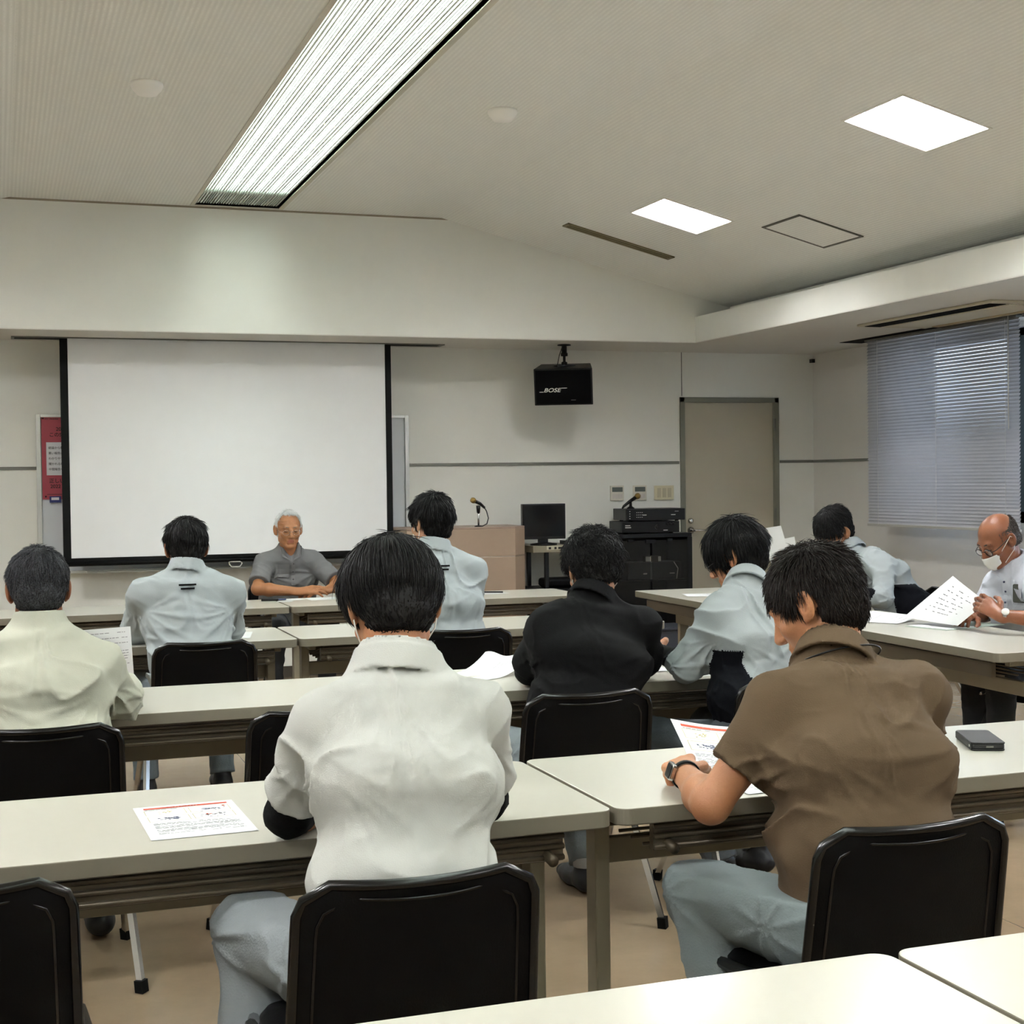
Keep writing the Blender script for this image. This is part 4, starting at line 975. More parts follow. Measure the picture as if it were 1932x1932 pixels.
    # neck opening, hem, collar
    F.add(cone(nb-V(0, 0, .06), nb+(hp(0, -.02, -.06)-nb)*.25, .082*W**.4*P.get('neckw', 1.0), .064*W**.4*P.get('neckw', 1.0)), .04)
    cn = hp(0, -.02, -.06)-nb; cn = cn/np.linalg.norm(cn); cc = nb+cn*.018
    F.sub(cone(nb+cn*.012, nb+cn*.16, .057*W**.4*P.get('neckw', 1.0)**.7, .062*W**.4*P.get('neckw', 1.0)), .006)
    if P.get('vneck') is not None:
        for pr in P['vneck']: F.sub(pr, .004)
    F.halfspace(V(0, 0, P.get('hem', .50)), V(0, 0, -1))
    ch = P.get('collar', .035)
    if ch:
        NW = P.get('neckw', 1.0); R1 = .070*W**.4*NW
        a_ = cc-cn*.035-fw*.004; b_ = cc+cn*ch*.8-fw*.004
        def colf(X):
            qv = [X[i]-F32(a_[i]) for i in range(3)]; h = qv[0]*F32(cn[0])+qv[1]*F32(cn[1])+qv[2]*F32(cn[2])
            rad = np.sqrt(np.maximum(1e-9, qv[0]**2+qv[1]**2+qv[2]**2-h*h)); L = np.linalg.norm(b_-a_)
            rr = F32(R1+.009)-h*F32(.016/L)
            return np.maximum(np.abs(rad-rr)-F32(.0048), np.abs(h-F32(L/2))-F32(L/2))
        F.add((colf, a_-.12, b_+.12), .008)
    if P.get('piping'):
        R2 = R1+.0105; bk = -(fw-cn*(fw@cn)); bk /= np.linalg.norm(bk); pts = [a_+cn*.016+(lat*math.sin(t)+bk*math.cos(t))*R2*(1.0) for t in [(-1.35+2.7*i/24) for i in range(25)]]
        MB().tube([Vector(x-org) for x in pts], .0022, 6).build('collar_piping', M_black, root)
    v, q = F.mesh(); mi = None; smats = [P['shirt']]
    if P.get('panel'):       # coloured side panel under the arm
        l = (v[q[:, 0]]-org) @ P['R']; side = np.abs(l[:, 0]); ctr = (P['chest']+P['waist'])/2
        d_ax = np.abs((v[q[:, 0]]-ctr) @ lat)
        arm = np.minimum(*[np.linalg.norm(np.cross(v[q[:, 0]]-P['sh'+S], (P['el'+S]-P['sh'+S])/np.linalg.norm(P['el'+S]-P['sh'+S])), axis=1) for S in 'LR'])
        mi = ((d_ax > .118*W) & (v[q[:, 0]][:, 2] < P['shL'][2]-.10) & (arm > .075)).astype(int); smats = [P['shirt'], P['panel']]
    sh_o = to_obj('shirt', (v, q), smats, root, org, mi)
    # under-sleeves
    if P.get('undersleeve'):
        for S in 'LR':
            if S not in P.get('us', 'LR'): continue
            sh, el, wr = P['sh'+S], P['el'+S], P['wr'+S]; e = wr*.93+el*.07; ax = (wr-el)/np.linalg.norm(wr-el)
            G = Field(np.min([sh, el, wr], 0)-.09, np.max([sh, el, wr], 0)+.09, .005)
            G.add(cone(sh*.6+el*.4, el, .051*W**.5, .043*W**.5), .01); G.add(cone(el, e, .043*W**.5, .031), .02, cut=[(e, ax)])
            G.displace(folds([(el, .06, 9, .002, 'x')], .0012, 5, freq=26, direction=tuple(el-wr)))
            to_obj('arm_sleeve', G.mesh(), P['undersleeve'], root, org)
    # ---- trousers and shoes
    tm = mat('trousers_%d_%d_%d' % P['trousers'], P['trousers'], .85, noise=.12, nscale=12, bump=.3, bscale=220)
    kn = [P[k] for k in ('hip', 'thL', 'thR', 'kneeL', 'kneeR', 'ankL', 'ankR')]
    G = Field(np.min(kn, 0)-.17, np.max(kn, 0)+.15, P.get('tres', .0085))
    G.add(seg(P['hip']-V(0, 0, .03), P['hip']+V(0, 0, .06), .160*W, .148*W, .118*D, .112*D, lat), .03)
    TW = P.get('legw', 1.0)
    for S in 'LR':
        th, kk, an = P['th'+S], P['knee'+S], P['ank'+S]
        G.add(cone(th, kk, .090*TW, .068*TW), .03); G.add(cone(kk, an, .068*TW, .055*TW), .03, cut=[(an, (an-kk)/np.linalg.norm(an-kk))])
    G.displace(folds([(P['kneeL'], .14, 9, .006, 'x'), (P['kneeR'], .14, 9, .006, 'x'), (P['thL'], .2, 8, .006, 'x'), (P['thR'], .2, 8, .006, 'x'), (P['ankL'], .12, 5, .005, 'x'), (P['ankR'], .12, 5, .005, 'x')], .004, P['seed']+2, direction=(1, 0, .3)))
    G.halfspace(V(0, 0, P.get('waistband', .60)), V(0, 0, 1))
    to_obj('trousers', G.mesh(), tm, root, org)
    sm = mat('shoe_%d' % P['shoe'][0], P['shoe'], .5)
    for S in 'LR':
        an = P['ank'+S]; f = P.get('footdir'+S, fw); f = f/np.linalg.norm(f); base = V(an[0], an[1], 0)
        G = Field(base-.3, base+.3, .007); G.lo[2] = -.02
        G = Field(V(base[0]-.3, base[1]-.3, -.02), V(base[0]+.3, base[1]+.3, .16), .007)
        G.add(cone(base-f*.03+V(0, 0, .045), base+f*.14+V(0, 0, .035), .042, .036, (V(0, 0, 1), .9)), .02); G.add(cone(base+f*.10+V(0, 0, .03), base+f*.19+V(0, 0, .03), .042, .032, (V(0, 0, 1), .75)), .02)
        G.add(cone(base+V(0, 0, .05), base+V(0, 0, .10), .042, .038), .02); G.halfspace(V(0, 0, .004), V(0, 0, -1))
        to_obj('shoe', G.mesh(), sm, root, org)
        if P.get('sock'):
            MB().tube([Vector(an-org)+Vector((0, 0, -.02)), Vector(an-org)+Vector((0, 0, .05))], .042, 12).build('sock', P['sock'], root)
    P.update(root=root, org=org, hp=hp, RH=RH, H=H, nb=nb, cn=cn, fw=fw, lat=lat, so=sh_o)
    return P
# ---------------------------------------------------------------- hair
def hair_mat(name, col, col2, rough=.55):
    m = bpy.data.materials.new(name); m.use_nodes = True; nt = m.node_tree; b = nt.nodes['Principled BSDF']; b.inputs['Roughness'].default_value = rough; b.inputs['Specular IOR Level'].default_value = .3
    tc = nt.nodes.new('ShaderNodeTexCoord'); nz = nt.nodes.new('ShaderNodeTexNoise'); nz.inputs['Scale'].default_value = 260; nt.links.new(tc.outputs['Object'], nz.inputs['Vector'])
    r = nt.nodes.new('ShaderNodeValToRGB'); r.color_ramp.elements[0].position = .3; r.color_ramp.elements[1].position = .75
    r.color_ramp.elements[0].color = rgb(*col); r.color_ramp.elements[1].color = rgb(*col2); nt.links.new(nz.outputs['Fac'], r.inputs[0]); nt.links.new(r.outputs[0], b.inputs['Base Color']); return m
def build_hair(P, m, vol=(.088, .108, .100), cen=(0, -.016, .030), nape=-.075, fringe=.030, sides=-.035, front_y=.030, n=3500, L=.05, lift=.004, spike=0.0, curl=0.0, w=.0011, seed=1, crown=(.0, -.045, .12), hang=.5, burn=False, bald=None, res=.004, rough=.0, noisy=.5, lowcut=7.0):
    s = P['head_s']; hp = P['hp']; RH = P['RH']; H = P['H']; vol = V(*vol); cen = V(*cen); rs = np.random.RandomState(seed)
    def keep(l):
        """l: (N,3) head-local; True where scalp hair grows"""
        x, y, z = l[:, 0], l[:, 1], l[:, 2]; ax = np.abs(x)
        face = (y > front_y+.006*np.sin(x*260)) & (z < fringe+.5*np.maximum(0, ax-.055)*0+(.055-ax)*.15)
        side = (y > -.018) & (z < sides) & (ax > .045)
        if burn: side &= ~((y > .012) & (y < .030) & (z > -.062) & (ax > .05))
        ear = (ax > .066) & (y > -.030) & (y < .022) & (z < .020)
        low = z < nape+.25*np.maximum(0, y+.02)+.012*np.cos(x*30)*-1
        k = ~(face | side | low | ear)
        if burn: k |= (y > .014) & (y < .034) & (z > -.066) & (z < .05) & (ax > .055)
        if bald is not None: k &= ~bald(l)
        return k
    lo = H-.16*s; hi = H+.17*s
    F = Field(lo, hi, res)
    F.add(ell(hp(*cen), vol*s*.97, RH), .01)
    F.add(ell(hp(0, -.040, -.038), V(.066, .062, .058)*s, RH), .03)
    if rough: F.displace(lambda X: (vnoise(X[0]*60, X[1]*60, X[2]*60)-.5)*rough+(vnoise(X[0]*150, X[1]*150, X[2]*60)-.5)*rough*.5)
    idx = np.nonzero(np.abs(F.f) < .3); pw = np.stack([F.lo[i]+idx[i]*F.res for i in range(3)], 1); l = (pw-H) @ RH/s
    kk = keep(l); ff = F.f[idx]; ff[~kk] = np.maximum(ff[~kk], .004); F.f[idx] = ff
    cap = F.mesh(); v, q = cap
    # strands
    g = np.maximum(1e-9, vol); l = (v-H) @ RH/s
    sel = np.nonzero(keep(l) & (np.linalg.norm((l-cen)/vol, axis=1) > .88) | ((l[:, 2] < -.03) & (l[:, 1] < -.05) & keep(l)))[0]
    if len(sel) == 0: return to_obj('hair', cap, m, P['root'], P['org'])
    pick = sel[rs.randint(0, len(sel), n)]; p0 = l[pick]+rs.normal(0, .0015, (n, 3)); cr = V(*crown)
    N = 6; pts = np.zeros((n, N, 3)); p = p0.copy(); Ls = L*rs.uniform(.55, 1.2, n)*np.clip(.38+(l[pick][:, 2]+.055)*lowcut, .38, 1)
    d = p-cr; d[:, 2] -= hang*np.linalg.norm(d, axis=1)*.6; ph = rs.uniform(0, 6.28, n)
    clump = np.stack([vnoise(p0[:, 0]*45+k*9.1+seed, p0[:, 1]*45, p0[:, 2]*45)-.5 for k in range(3)], 1)
    near = np.linalg.norm((p0-cr)[:, :2], axis=1) < .035; d[near] += rs.normal(0, .06, (int(near.sum()), 3))
    for i in range(N):
        pts[:, i] = p
        rel = (p-cen)/vol**2; nn = rel/np.linalg.norm(rel, axis=1)[:, None]
        low = l[pick][:, 2] < -.03
        dd = d-nn*(d*nn).sum(1)[:, None]; dd /= np.linalg.norm(dd, axis=1)[:, None]+1e-9
        dd = dd+clump*(noisy+spike)+rs.normal(0, .05, (n, 3))
        if curl:
            sd = np.cross(nn, dd); dd = dd+sd*(curl*np.sin(ph+i*1.5))[:, None]+nn*(curl*.5*np.cos(ph+i*1.7))[:, None]
        dd = dd+nn*(spike*(1 if i < 4 else .6))+nn*(lift/L*1.0)
        dd /= np.linalg.norm(dd, axis=1)[:, None]
        p = p+dd*(Ls/(N-1))[:, None]
    wv = (H+(pts*s) @ RH.T)
    tg = np.gradient(wv, axis=1); tg /= np.linalg.norm(tg, axis=2)[..., None]+1e-9
    ref = rs.normal(0, 1, (n, 1, 3)); e = ref-tg*(ref*tg).sum(2)[..., None]; e /= np.linalg.norm(e, axis=2)[..., None]+1e-9; g2 = np.cross(tg, e)
    taper = np.array([.8, 1, 1, .85, .55, .12])[None, :, None]*w*rs.uniform(.7, 1.3, (n, 1, 1))
    ring = np.stack([wv+(e*math.cos(a)+g2*math.sin(a))*taper for a in (0, 2.094, 4.189)], 2)    # n,N,3,3
    sv = ring.reshape(-1, 3); base = np.arange(n)[:, None, None]*(N*3); ii = np.arange(N-1)[None, :, None]*3; kk = np.arange(3)[None, None, :]
    a = base+ii+kk; b = base+ii+(kk+1) % 3; qs = np.stack([a, b, b+3, a+3], 3).reshape(-1, 4)
    vv = np.concatenate([v, sv]); qq = np.concatenate([q, qs+len(v)])
    return to_obj('hair', (vv, qq), m, P['root'], P['org'])
def glasses(P, m, r=.0195, thin=.0012, oval=.8, drop=0.0):
    hp, org = P['hp'], P['org']; g = []
    loc = lambda x, y, z: Vector(hp(x, y, z)-org)
    o = None
    for q in (-1, 1):
        pts = [loc(q*.033+1.15*r*math.cos(a)*(1.0), .101-.25*abs(r*math.cos(a))*.4, -.008-drop+r*oval*math.sin(a)) for a in [2*PI*k/20 for k in range(20)]]
        mb = MB().tube(pts, thin, 6, closed=True)
        if o is None: mb.tube([loc(-.0125, .102, -.004-drop), loc(0, .106, -.001-drop), loc(.0125, .102, -.004-drop)], thin, 6)
        mb.tube([loc(q*.056, .097, -.005-drop), loc(q*.071, .080, -.003-drop), loc(q*.079, .03, .0), loc(q*.082, -.005, .008), loc(q*.080, -.025, -.012)], thin, 6)
        e = mb.build('glasses_frame', m, P['root']); o = o or e
        c = loc(q*.033, .1005, -.008-drop); MB().add([c]+pts, [(0, k+1, (k+1) % 20+1) for k in range(20)]).build('lens', mat('lens_glass', (250, 252, 255), .03, trans=1, alpha=.35), e)
    return o
def clothm(name, col, nz=.05): return mat(name, col, .9, noise=nz, nscale=14, bump=.25, bscale=420, spec=.2)
S_white = clothm('white_polo', (190, 192, 186)); S_brown = clothm('brown_polo', (90, 74, 56), .08); S_blue = clothm('pale_blue_work_shirt', (158, 166, 167), .06)
S_beige = clothm('beige_linen_shirt', (184, 186, 170), .09); S_blackp = clothm('black_polo', (5, 5, 6)); S_grey = clothm('grey_shirt', (112, 112, 112), .1); S_pale = clothm('white_dress_shirt', (198, 202, 212), .03)
S_navy = clothm('navy_side_panel', (8, 10, 17)); S_arm = clothm('black_arm_sleeve', (5, 5, 6)); M_str = clothm('black_stripe', (5, 5, 6))
H_black = hair_mat('black_hair', (4, 4, 4), (14, 13, 13)); H_brown = hair_mat('dark_brown_hair', (16, 12, 10), (44, 34, 28)); H_grey = hair_mat('grey_black_hair', (14, 15, 17), (82, 84, 88), .5)
H_white = hair_mat('white_hair', (200, 202, 202), (240, 240, 238), .6); H_dark = hair_mat('soft_black_hair', (5, 5, 5), (20, 18, 17))
PEOPLE = {}
# ---- man in the white polo shirt, fourth row
L, R, p = local_pose(.665, 2.52, 0, .20, .178, -.0, .045)
p.update(R=R, shirt=S_white, skin='tan', res=.005, sleeve=('short', .76), undersleeve=S_arm, trousers=(132, 139, 142), seed=3, fold=.005, bodyres=.0048,
    neckw=1.24, neck=V(.712, 2.72, 1.042), up=V(.71, 2.665, .985), head=V(.725, 2.80, 1.165), head_rot=(.05, -.55, .03), shL=V(.56, 2.69, .955), shR=V(.86, 2.69, .955), waist=V(.672, 2.545, .68), chest=V(.70, 2.60, .85), hip=V(.665, 2.52, .54),
    elL=V(.525, 2.855, .755), elR=V(.925, 2.84, .755), wrL=V(.66, 3.03, .735), wrR=V(.80, 3.04, .735),
    handL=dict(d=V(.9, .5, .1), n=V(0, 0, 1), side=V(0, 1, 0)), handR=dict(d=V(-.9, .5, .1), n=V(0, 0, 1), side=V(0, 1, 0)),
    kneeL=V(.455, 2.86, .53), ankL=V(.44, 2.74, .10), kneeR=V(.86, 2.93, .52), ankR=V(.88, 2.80, .10), thL=V(.57, 2.56, .53), thR=V(.77, 2.56, .53), collar=.024, legw=1.08, tres=.006, wid=.98)
P4 = build_person('man in a white polo shirt with black arm sleeves seen from behind', p)
build_hair(P4, H_dark, vol=(.100, .112, .101), cen=(0, -.014, .032), nape=-.088, sides=-.03, front_y=.03, n=11000, L=.06, lift=.002, w=.0010, seed=2, spike=.0, noisy=.35, hang=.7, rough=.004, res=.003)
# ---- man in the brown polo shirt, fourth row
L, R, p = local_pose(1.61, 2.50, 0, .24, .19, -.03, .06)
p.update(R=R, shirt=S_brown, skin='tan', res=.005, sleeve=('short', .66), trousers=(124, 134, 136), seed=7, fold=.0066, bodyres=.0045, wid=1.09, dep=1.06, head_s=1.02,
    piping=True, neck=V(1.675, 2.735, 1.008), up=V(1.665, 2.67, .945), head=V(1.69, 2.83, 1.125), head_rot=(.72, -.50, .08), shL=V(1.515, 2.67, .93), shR=V(1.845, 2.68, .94), waist=V(1.635, 2.555, .66), chest=V(1.65, 2.60, .81), hip=V(1.62, 2.53, .53),
    elL=V(1.365, 2.70, .735), elR=V(1.905, 2.82, .74), wrL=V(1.415, 2.93, .755), wrR=V(1.80, 3.02, .745),
    handL=dict(d=V(.28, .9, .05), n=V(-.35, -.1, .9), side=V(1, 0, .3), curl=(.55, .7, .8, .85), thumb=.7), handR=dict(d=V(-.8, .6, 0), n=V(0, 0, 1), side=V(0, 1, 0)),
    kneeL=V(1.395, 2.80, .53), ankL=V(1.44, 2.66, .09), kneeR=V(1.82, 2.92, .52), ankR=V(1.84, 2.84, .09), thL=V(1.50, 2.54, .52), thR=V(1.72, 2.54, .52), neckw=1.1, collar=.022, legw=1.12, tres=.006, hem=.47, waistband=.58, fans=[(V(1.48, 2.58, .62), .22, 11, .006, 'y', V(.85, 0, .5))])
P8 = build_person('man in a brown polo shirt with a dark wrist watch reading a red-headed handout', p)
build_hair(P8, H_brown, vol=(.084, .104, .100), cen=(0, -.014, .026), nape=-.085, sides=-.012, front_y=.045, fringe=.035, n=12000, L=.034, lift=.004, w=.0009, seed=5, spike=.34, hang=.55, burn=True, rough=.005, res=.003)
# watch
def watch(P, el, wr, band, face, label=None, round_=False, out=V(-1, 0, .3), rr=.031, at=.90):
    ax = (wr-el)/np.linalg.norm(wr-el); c = el+(wr-el)*at; o_ = out-ax*(out@ax); o_ /= np.linalg.norm(o_); g = np.cross(ax, o_)
    b = MB()
    for k in (-1, 0, 1): pass
    ring = [Vector(c+(o_*math.cos(t)+g*math.sin(t))*rr-P['org']) for t in [2*PI*i/28 for i in range(28)]]
    o = b.tube(ring, .0105, 6, closed=True, flat=1.0, up=tuple(ax)).build('watch_band', band, P['root'])
    for v_ in o.data.vertices:      # flatten the band to a strap
        q = np.array(v_.co)+P['org']-c; h = q@ax; r_ = q-ax*h; rl = np.linalg.norm(r_); q = ax*h*.95+r_/rl*(rr+(rl-rr)*.22); v_.co = Vector(c+q-P['org'])
    T = Matrix((list(ax)+[0], list(g)+[0], list(o_)+[0], [0, 0, 0, 1])).transposed().to_4x4() if False else Matrix([[ax[0], g[0], o_[0], 0], [ax[1], g[1], o_[1], 0], [ax[2], g[2], o_[2], 0], [0, 0, 0, 1]])
    T.translation = Vector(c+o_*(rr+.003)-P['org'])
    if round_: MB().lathe([(.016, -.004), (.017, .003), (.015, .005), (.001, .005)], 20, T=T).build('watch_case', face, o)
    else:
        MB().slab(-.021, -.018, .021, .018, -.005, .006, r=.007, bev=.002).xform(T).build('watch_case', face, o); MB().slab(-.018, -.015, .018, .015, .006, .0075, r=.006, bev=.001).xform(T).build('watch_screen', M_black, o)
watch(P8, p['elL'], p['wrL'], M_blackmat, M_chrome)
# ---- grey haired man, third row left
L, R, p = local_pose(.105, 4.36, 0, .20, .18, -.07, 0)
p.update(R=R, shirt=S_beige, skin='deep', res=.006, sleeve=('long', .80), seed=11, fold=.0075, wid=1.1, dep=1.1, head_rot=(0, -.35, 0), head_s=.98,
    neck=V(.107, 4.53, .995), up=V(.105, 4.49, .92), head=V(.107, 4.575, 1.10), shL=V(-.055, 4.46, .885), shR=V(.262, 4.46, .885), chest=V(.105, 4.43, .80), waist=V(.105, 4.38, .66),
    elL=V(-.10, 4.68, .75), elR=V(.335, 4.52, .765), wrL=V(.05, 4.86, .74), wrR=V(.352, 4.70, .775),
    handL=dict(d=V(.6, .8, 0), n=V(0, 0, 1), side=V(.8, -.5, 0)), handR=dict(d=V(-.05, .5, .5), n=V(.9, -.3, .2), side=V(-.3, -.6, .6), curl=(.5, .6, .7, .8), thumb=.4), collar=.028, trousers=(86, 96, 106))
P3 = build_person('grey haired man in a beige shirt holding a sheet at the left edge', p)
build_hair(P3, H_grey, vol=(.089, .108, .100), cen=(0, -.014, .026), nape=-.080, sides=-.02, n=7500, L=.026, w=.0010, seed=8, spike=.12, hang=.6, rough=.003)
glasses(P3, M_chrome)
# ---- man in black, third row
L, R, p = local_pose(1.70, 4.38, 0, .22, .175, -.045, .03)
p.update(R=R, shirt=S_blackp, skin='fair', res=.006, sleeve=('short', .9), undersleeve=S_arm, seed=13, fold=.004, wid=1.1, head_rot=(0, -.35, 0),
    neck=V(1.875, 4.57, 1.005), up=V(1.86, 4.52, .925), head=V(1.905, 4.63, 1.10), shL=V(1.69, 4.50, .92), shR=V(2.025, 4.50, .905), chest=V(1.825, 4.46, .81), waist=V(1.785, 4.41, .66), hip=V(1.74, 4.38, .53),
    elL=V(1.68, 4.66, .76), elR=V(2.085, 4.62, .765), wrL=V(1.76, 4.87, .735), wrR=V(1.98, 4.86, .735),
    handL=dict(d=V(.5, .8, 0), n=V(0, 0, 1), side=V(.8, -.5, 0)), handR=dict(d=V(-.8, .6, 0), n=V(0, 0, 1), side=V(-.5, -.8, 0)), collar=.024, trousers=(122, 130, 134), sock=clothm('white_sock', (190, 192, 196)),
    kneeL=V(1.54, 4.80, .51), ankL=V(1.58, 4.50, .11), kneeR=V(1.86, 4.80, .51), ankR=V(1.86, 4.62, .11))
P6 = build_person('man in a black shirt with wavy black hair seen from behind', p)
build_hair(P6, H_dark, vol=(.096, .112, .106), cen=(0, -.016, .030), nape=-.058, sides=-.02, n=7000, L=.05, w=.0012, seed=9, spike=.20, curl=.9, hang=.45, rough=.008)
# ---- man with glasses, third row
L, R, p = local_pose(2.40, 4.38, .25, .24, .18, -.04, -.02)
p.update(R=R, shirt=S_blue, skin='tan', res=.0045, sleeve=('long', .42), undersleeve=S_arm, us='L', seed=17, fold=.0055, head_rot=(.55, -.42, .0), panel=S_navy,
    neck=V(2.455, 4.57, 1.025), up=V(2.435, 4.51, .945), head=V(2.465, 4.66, 1.13), shL=V(2.285, 4.46, .93), shR=V(2.585, 4.53, .92), chest=V(2.42, 4.45, .82), waist=V(2.40, 4.39, .66),
    elL=V(2.205, 4.52, .765), elR=V(2.63, 4.72, .76), wrL=V(2.175, 4.71, .795), wrR=V(2.50, 4.90, .735),
    handL=dict(d=V(.0, .75, .25), n=V(-.5, 0, .8), side=V(.8, 0, .4), curl=(.7, .8, .9, .9), thumb=.5), handR=dict(d=V(-.8, .6, 0), n=V(0, 0, 1), side=V(-.5, -.8, 0)), collar=.034, trousers=(86, 92, 98),
    kneeL=V(2.14, 4.70, .50), ankL=V(2.30, 4.45, .10), kneeR=V(2.44, 4.82, .50), ankR=V(2.52, 4.62, .10))
P7 = build_person('man with glasses in a pale blue work shirt writing, head turned left', p)
build_hair(P7, H_black, vol=(.093, .114, .106), cen=(0, -.010, .026), nape=-.090, sides=-.045, front_y=.045, fringe=.012, n=6000, L=.07, w=.0013, lowcut=40, seed=10, spike=.02, hang=.8, rough=.004)
glasses(P7, M_black)
# ---- second row, left
L, R, p = local_pose(.77, 6.36, 0, .17, .185, -.06, -.02)
p.update(R=R, shirt=S_blue, skin='deep', res=.0065, sleeve=('long', .85), seed=19, fold=.0065, head_rot=(0, -.3, 0), wid=1.08, bodyres=.0055,
    neck=V(.765, 6.50, 1.03), up=V(.765, 6.46, .95), head=V(.772, 6.55, 1.125), shL=V(.575, 6.45, .935), shR=V(.945, 6.45, .93), elL=V(.55, 6.62, .76), elR=V(.975, 6.62, .755), wrL=V(.66, 6.80, .735), wrR=V(.86, 6.80, .735),
    handL=dict(d=V(.6, .8, 0), n=V(0, 0, 1), side=V(.8, -.5, 0)), handR=dict(d=V(-.6, .8, 0), n=V(0, 0, 1), side=V(-.8, -.5, 0)), collar=.036, trousers=(112, 124, 132))
P2 = build_person('man in a pale blue work shirt with black back stripes, second row left', p)
build_hair(P2, H_dark, vol=(.090, .108, .100), nape=-.075, sides=-.02, n=4500, L=.05, w=.0016, seed=12, spike=.08, hang=.7, rough=.004)
# ---- second row, right, beside the lectern
L, R, p = local_pose(1.915, 6.38, 0, .14, .185, .02, -.01)
p.update(R=R, shirt=S_blue, skin='fair', res=.0065, sleeve=('long', .85), seed=23, fold=.0065, head_rot=(.45, -.15, 0), wid=1.08, bodyres=.0055,
    neck=V(1.885, 6.50, 1.09), up=V(1.885, 6.46, 1.0), head=V(1.885, 6.54, 1.215), shL=V(1.71, 6.44, .985), shR=V(2.055, 6.45, .985), chest=V(1.90, 6.42, .84), elL=V(1.68, 6.62, .77), elR=V(2.085, 6.60, .77), wrL=V(1.78, 6.80, .735), wrR=V(1.98, 6.80, .735),
    handL=dict(d=V(.6, .8, 0), n=V(0, 0, 1), side=V(.8, -.5, 0)), handR=dict(d=V(-.6, .8, 0), n=V(0, 0, 1), side=V(-.8, -.5, 0)), collar=.036, trousers=(112, 124, 132))
P5 = build_person('man in a pale blue work shirt half hidden behind the white-shirted man', p)
build_hair(P5, H_black, vol=(.092, .110, .104), nape=-.070, sides=-.02, n=4500, L=.05, w=.0016, seed=14, spike=.14, hang=.6, rough=.006)
def back_stripes(P, c, w_=.075, sep=.016):
    """two black bars sewn on the yoke, laid on the shirt surface"""
    me = P['so'].data; n = len(me.vertices); co = np.zeros(n*3, F32); me.vertices.foreach_get('co', co); co = co.reshape(-1, 3)+P['org']
    lat = P['lat']
    for k, ww in ((0, w_), (1, w_*.8)):
        mb = MB(); top = []; bot = []
        for i in range(9):
            u = -1+2*i/8; row = []
            for dz in (.004, -.004):
                t_ = c+lat*u*ww/2+V(0, 0, -sep*k+dz); d = (co-t_) @ P['lat']; m = (np.abs(d) < .012) & (np.abs(co[:, 2]-t_[2]) < .012); back = (co[m]-t_) @ (-P['fw'])
                depth = back.max() if m.any() else 0; row.append(t_-P['fw']*(depth+.0018))
            top.append(row[0]-P['org']); bot.append(row[1]-P['org'])
        for i in range(8): mb.quad(top[i], top[i+1], bot[i+1], bot[i])
        mb.build('back_stripe', M_str, P['root'])
back_stripes(P2, V(.755, 6.40, .975)); back_stripes(P5, V(1.885, 6.38, 1.02)); back_stripes(P7, V(2.50, 4.42, .965), .09)
# ---- the elderly speaker facing the room
L, R, p = local_pose(1.73, 9.33, PI, .20, .175, -.045, 0)
p.update(R=R, shirt=S_grey, skin='old', res=.006, sleeve=('short', .80), seed=29, fold=.005, wid=1.02, bodyres=.0045, head_s=.97, eyes=True, browmat=mat('grey_brow', (120, 108, 96), .8), wrinkle=.004,
    neck=V(1.72, 9.18, .985), up=V(1.73, 9.22, .915), head=V(1.705, 9.12, 1.118), head_rot=(.0, -.12, 0), shR=V(1.565, 9.21, .905), shL=V(1.885, 9.21, .90), chest=V(1.73, 9.25, .80), waist=V(1.73, 9.30, .67),
    elR=V(1.49, 9.02, .755), elL=V(2.0, 9.02, .762), wrR=V(1.715, 8.86, .742), wrL=V(1.885, 8.865, .742),
    handR=dict(d=V(.93, -.25, .12), n=V(.05, -.5, .85), side=V(.1, 1, .1), curl=(.25, .28, .3, .35), thumb=.2), handL=dict(d=V(-.95, -.1, -.02), n=V(0, -.3, .95), side=V(0, 1, 0), curl=(.3, .35, .4, .4)), collar=0, trousers=(60, 62, 66), vneck=[cone(V(1.715, 9.10, 1.01), V(1.722, 9.085, .915), .05, .012)])
P1 = build_person('elderly white haired speaker in a grey shirt facing the room', p)
build_hair(P1, H_white, vol=(.080, .100, .092), cen=(0, -.014, .026), nape=-.06, sides=-.03, front_y=.012, fringe=.078, n=2600, L=.03, w=.0016, seed=15, spike=.05, hang=.5, bald=lambda l: (l[:, 1] > .02) & (np.abs(l[:, 0]) < .058) & (l[:, 2] < .098))
glasses(P1, M_chrome, r=.019, drop=.004, thin=.0009)
o1 = P1['org']
M_g2 = clothm('grey_collar', (118, 118, 118), .1)
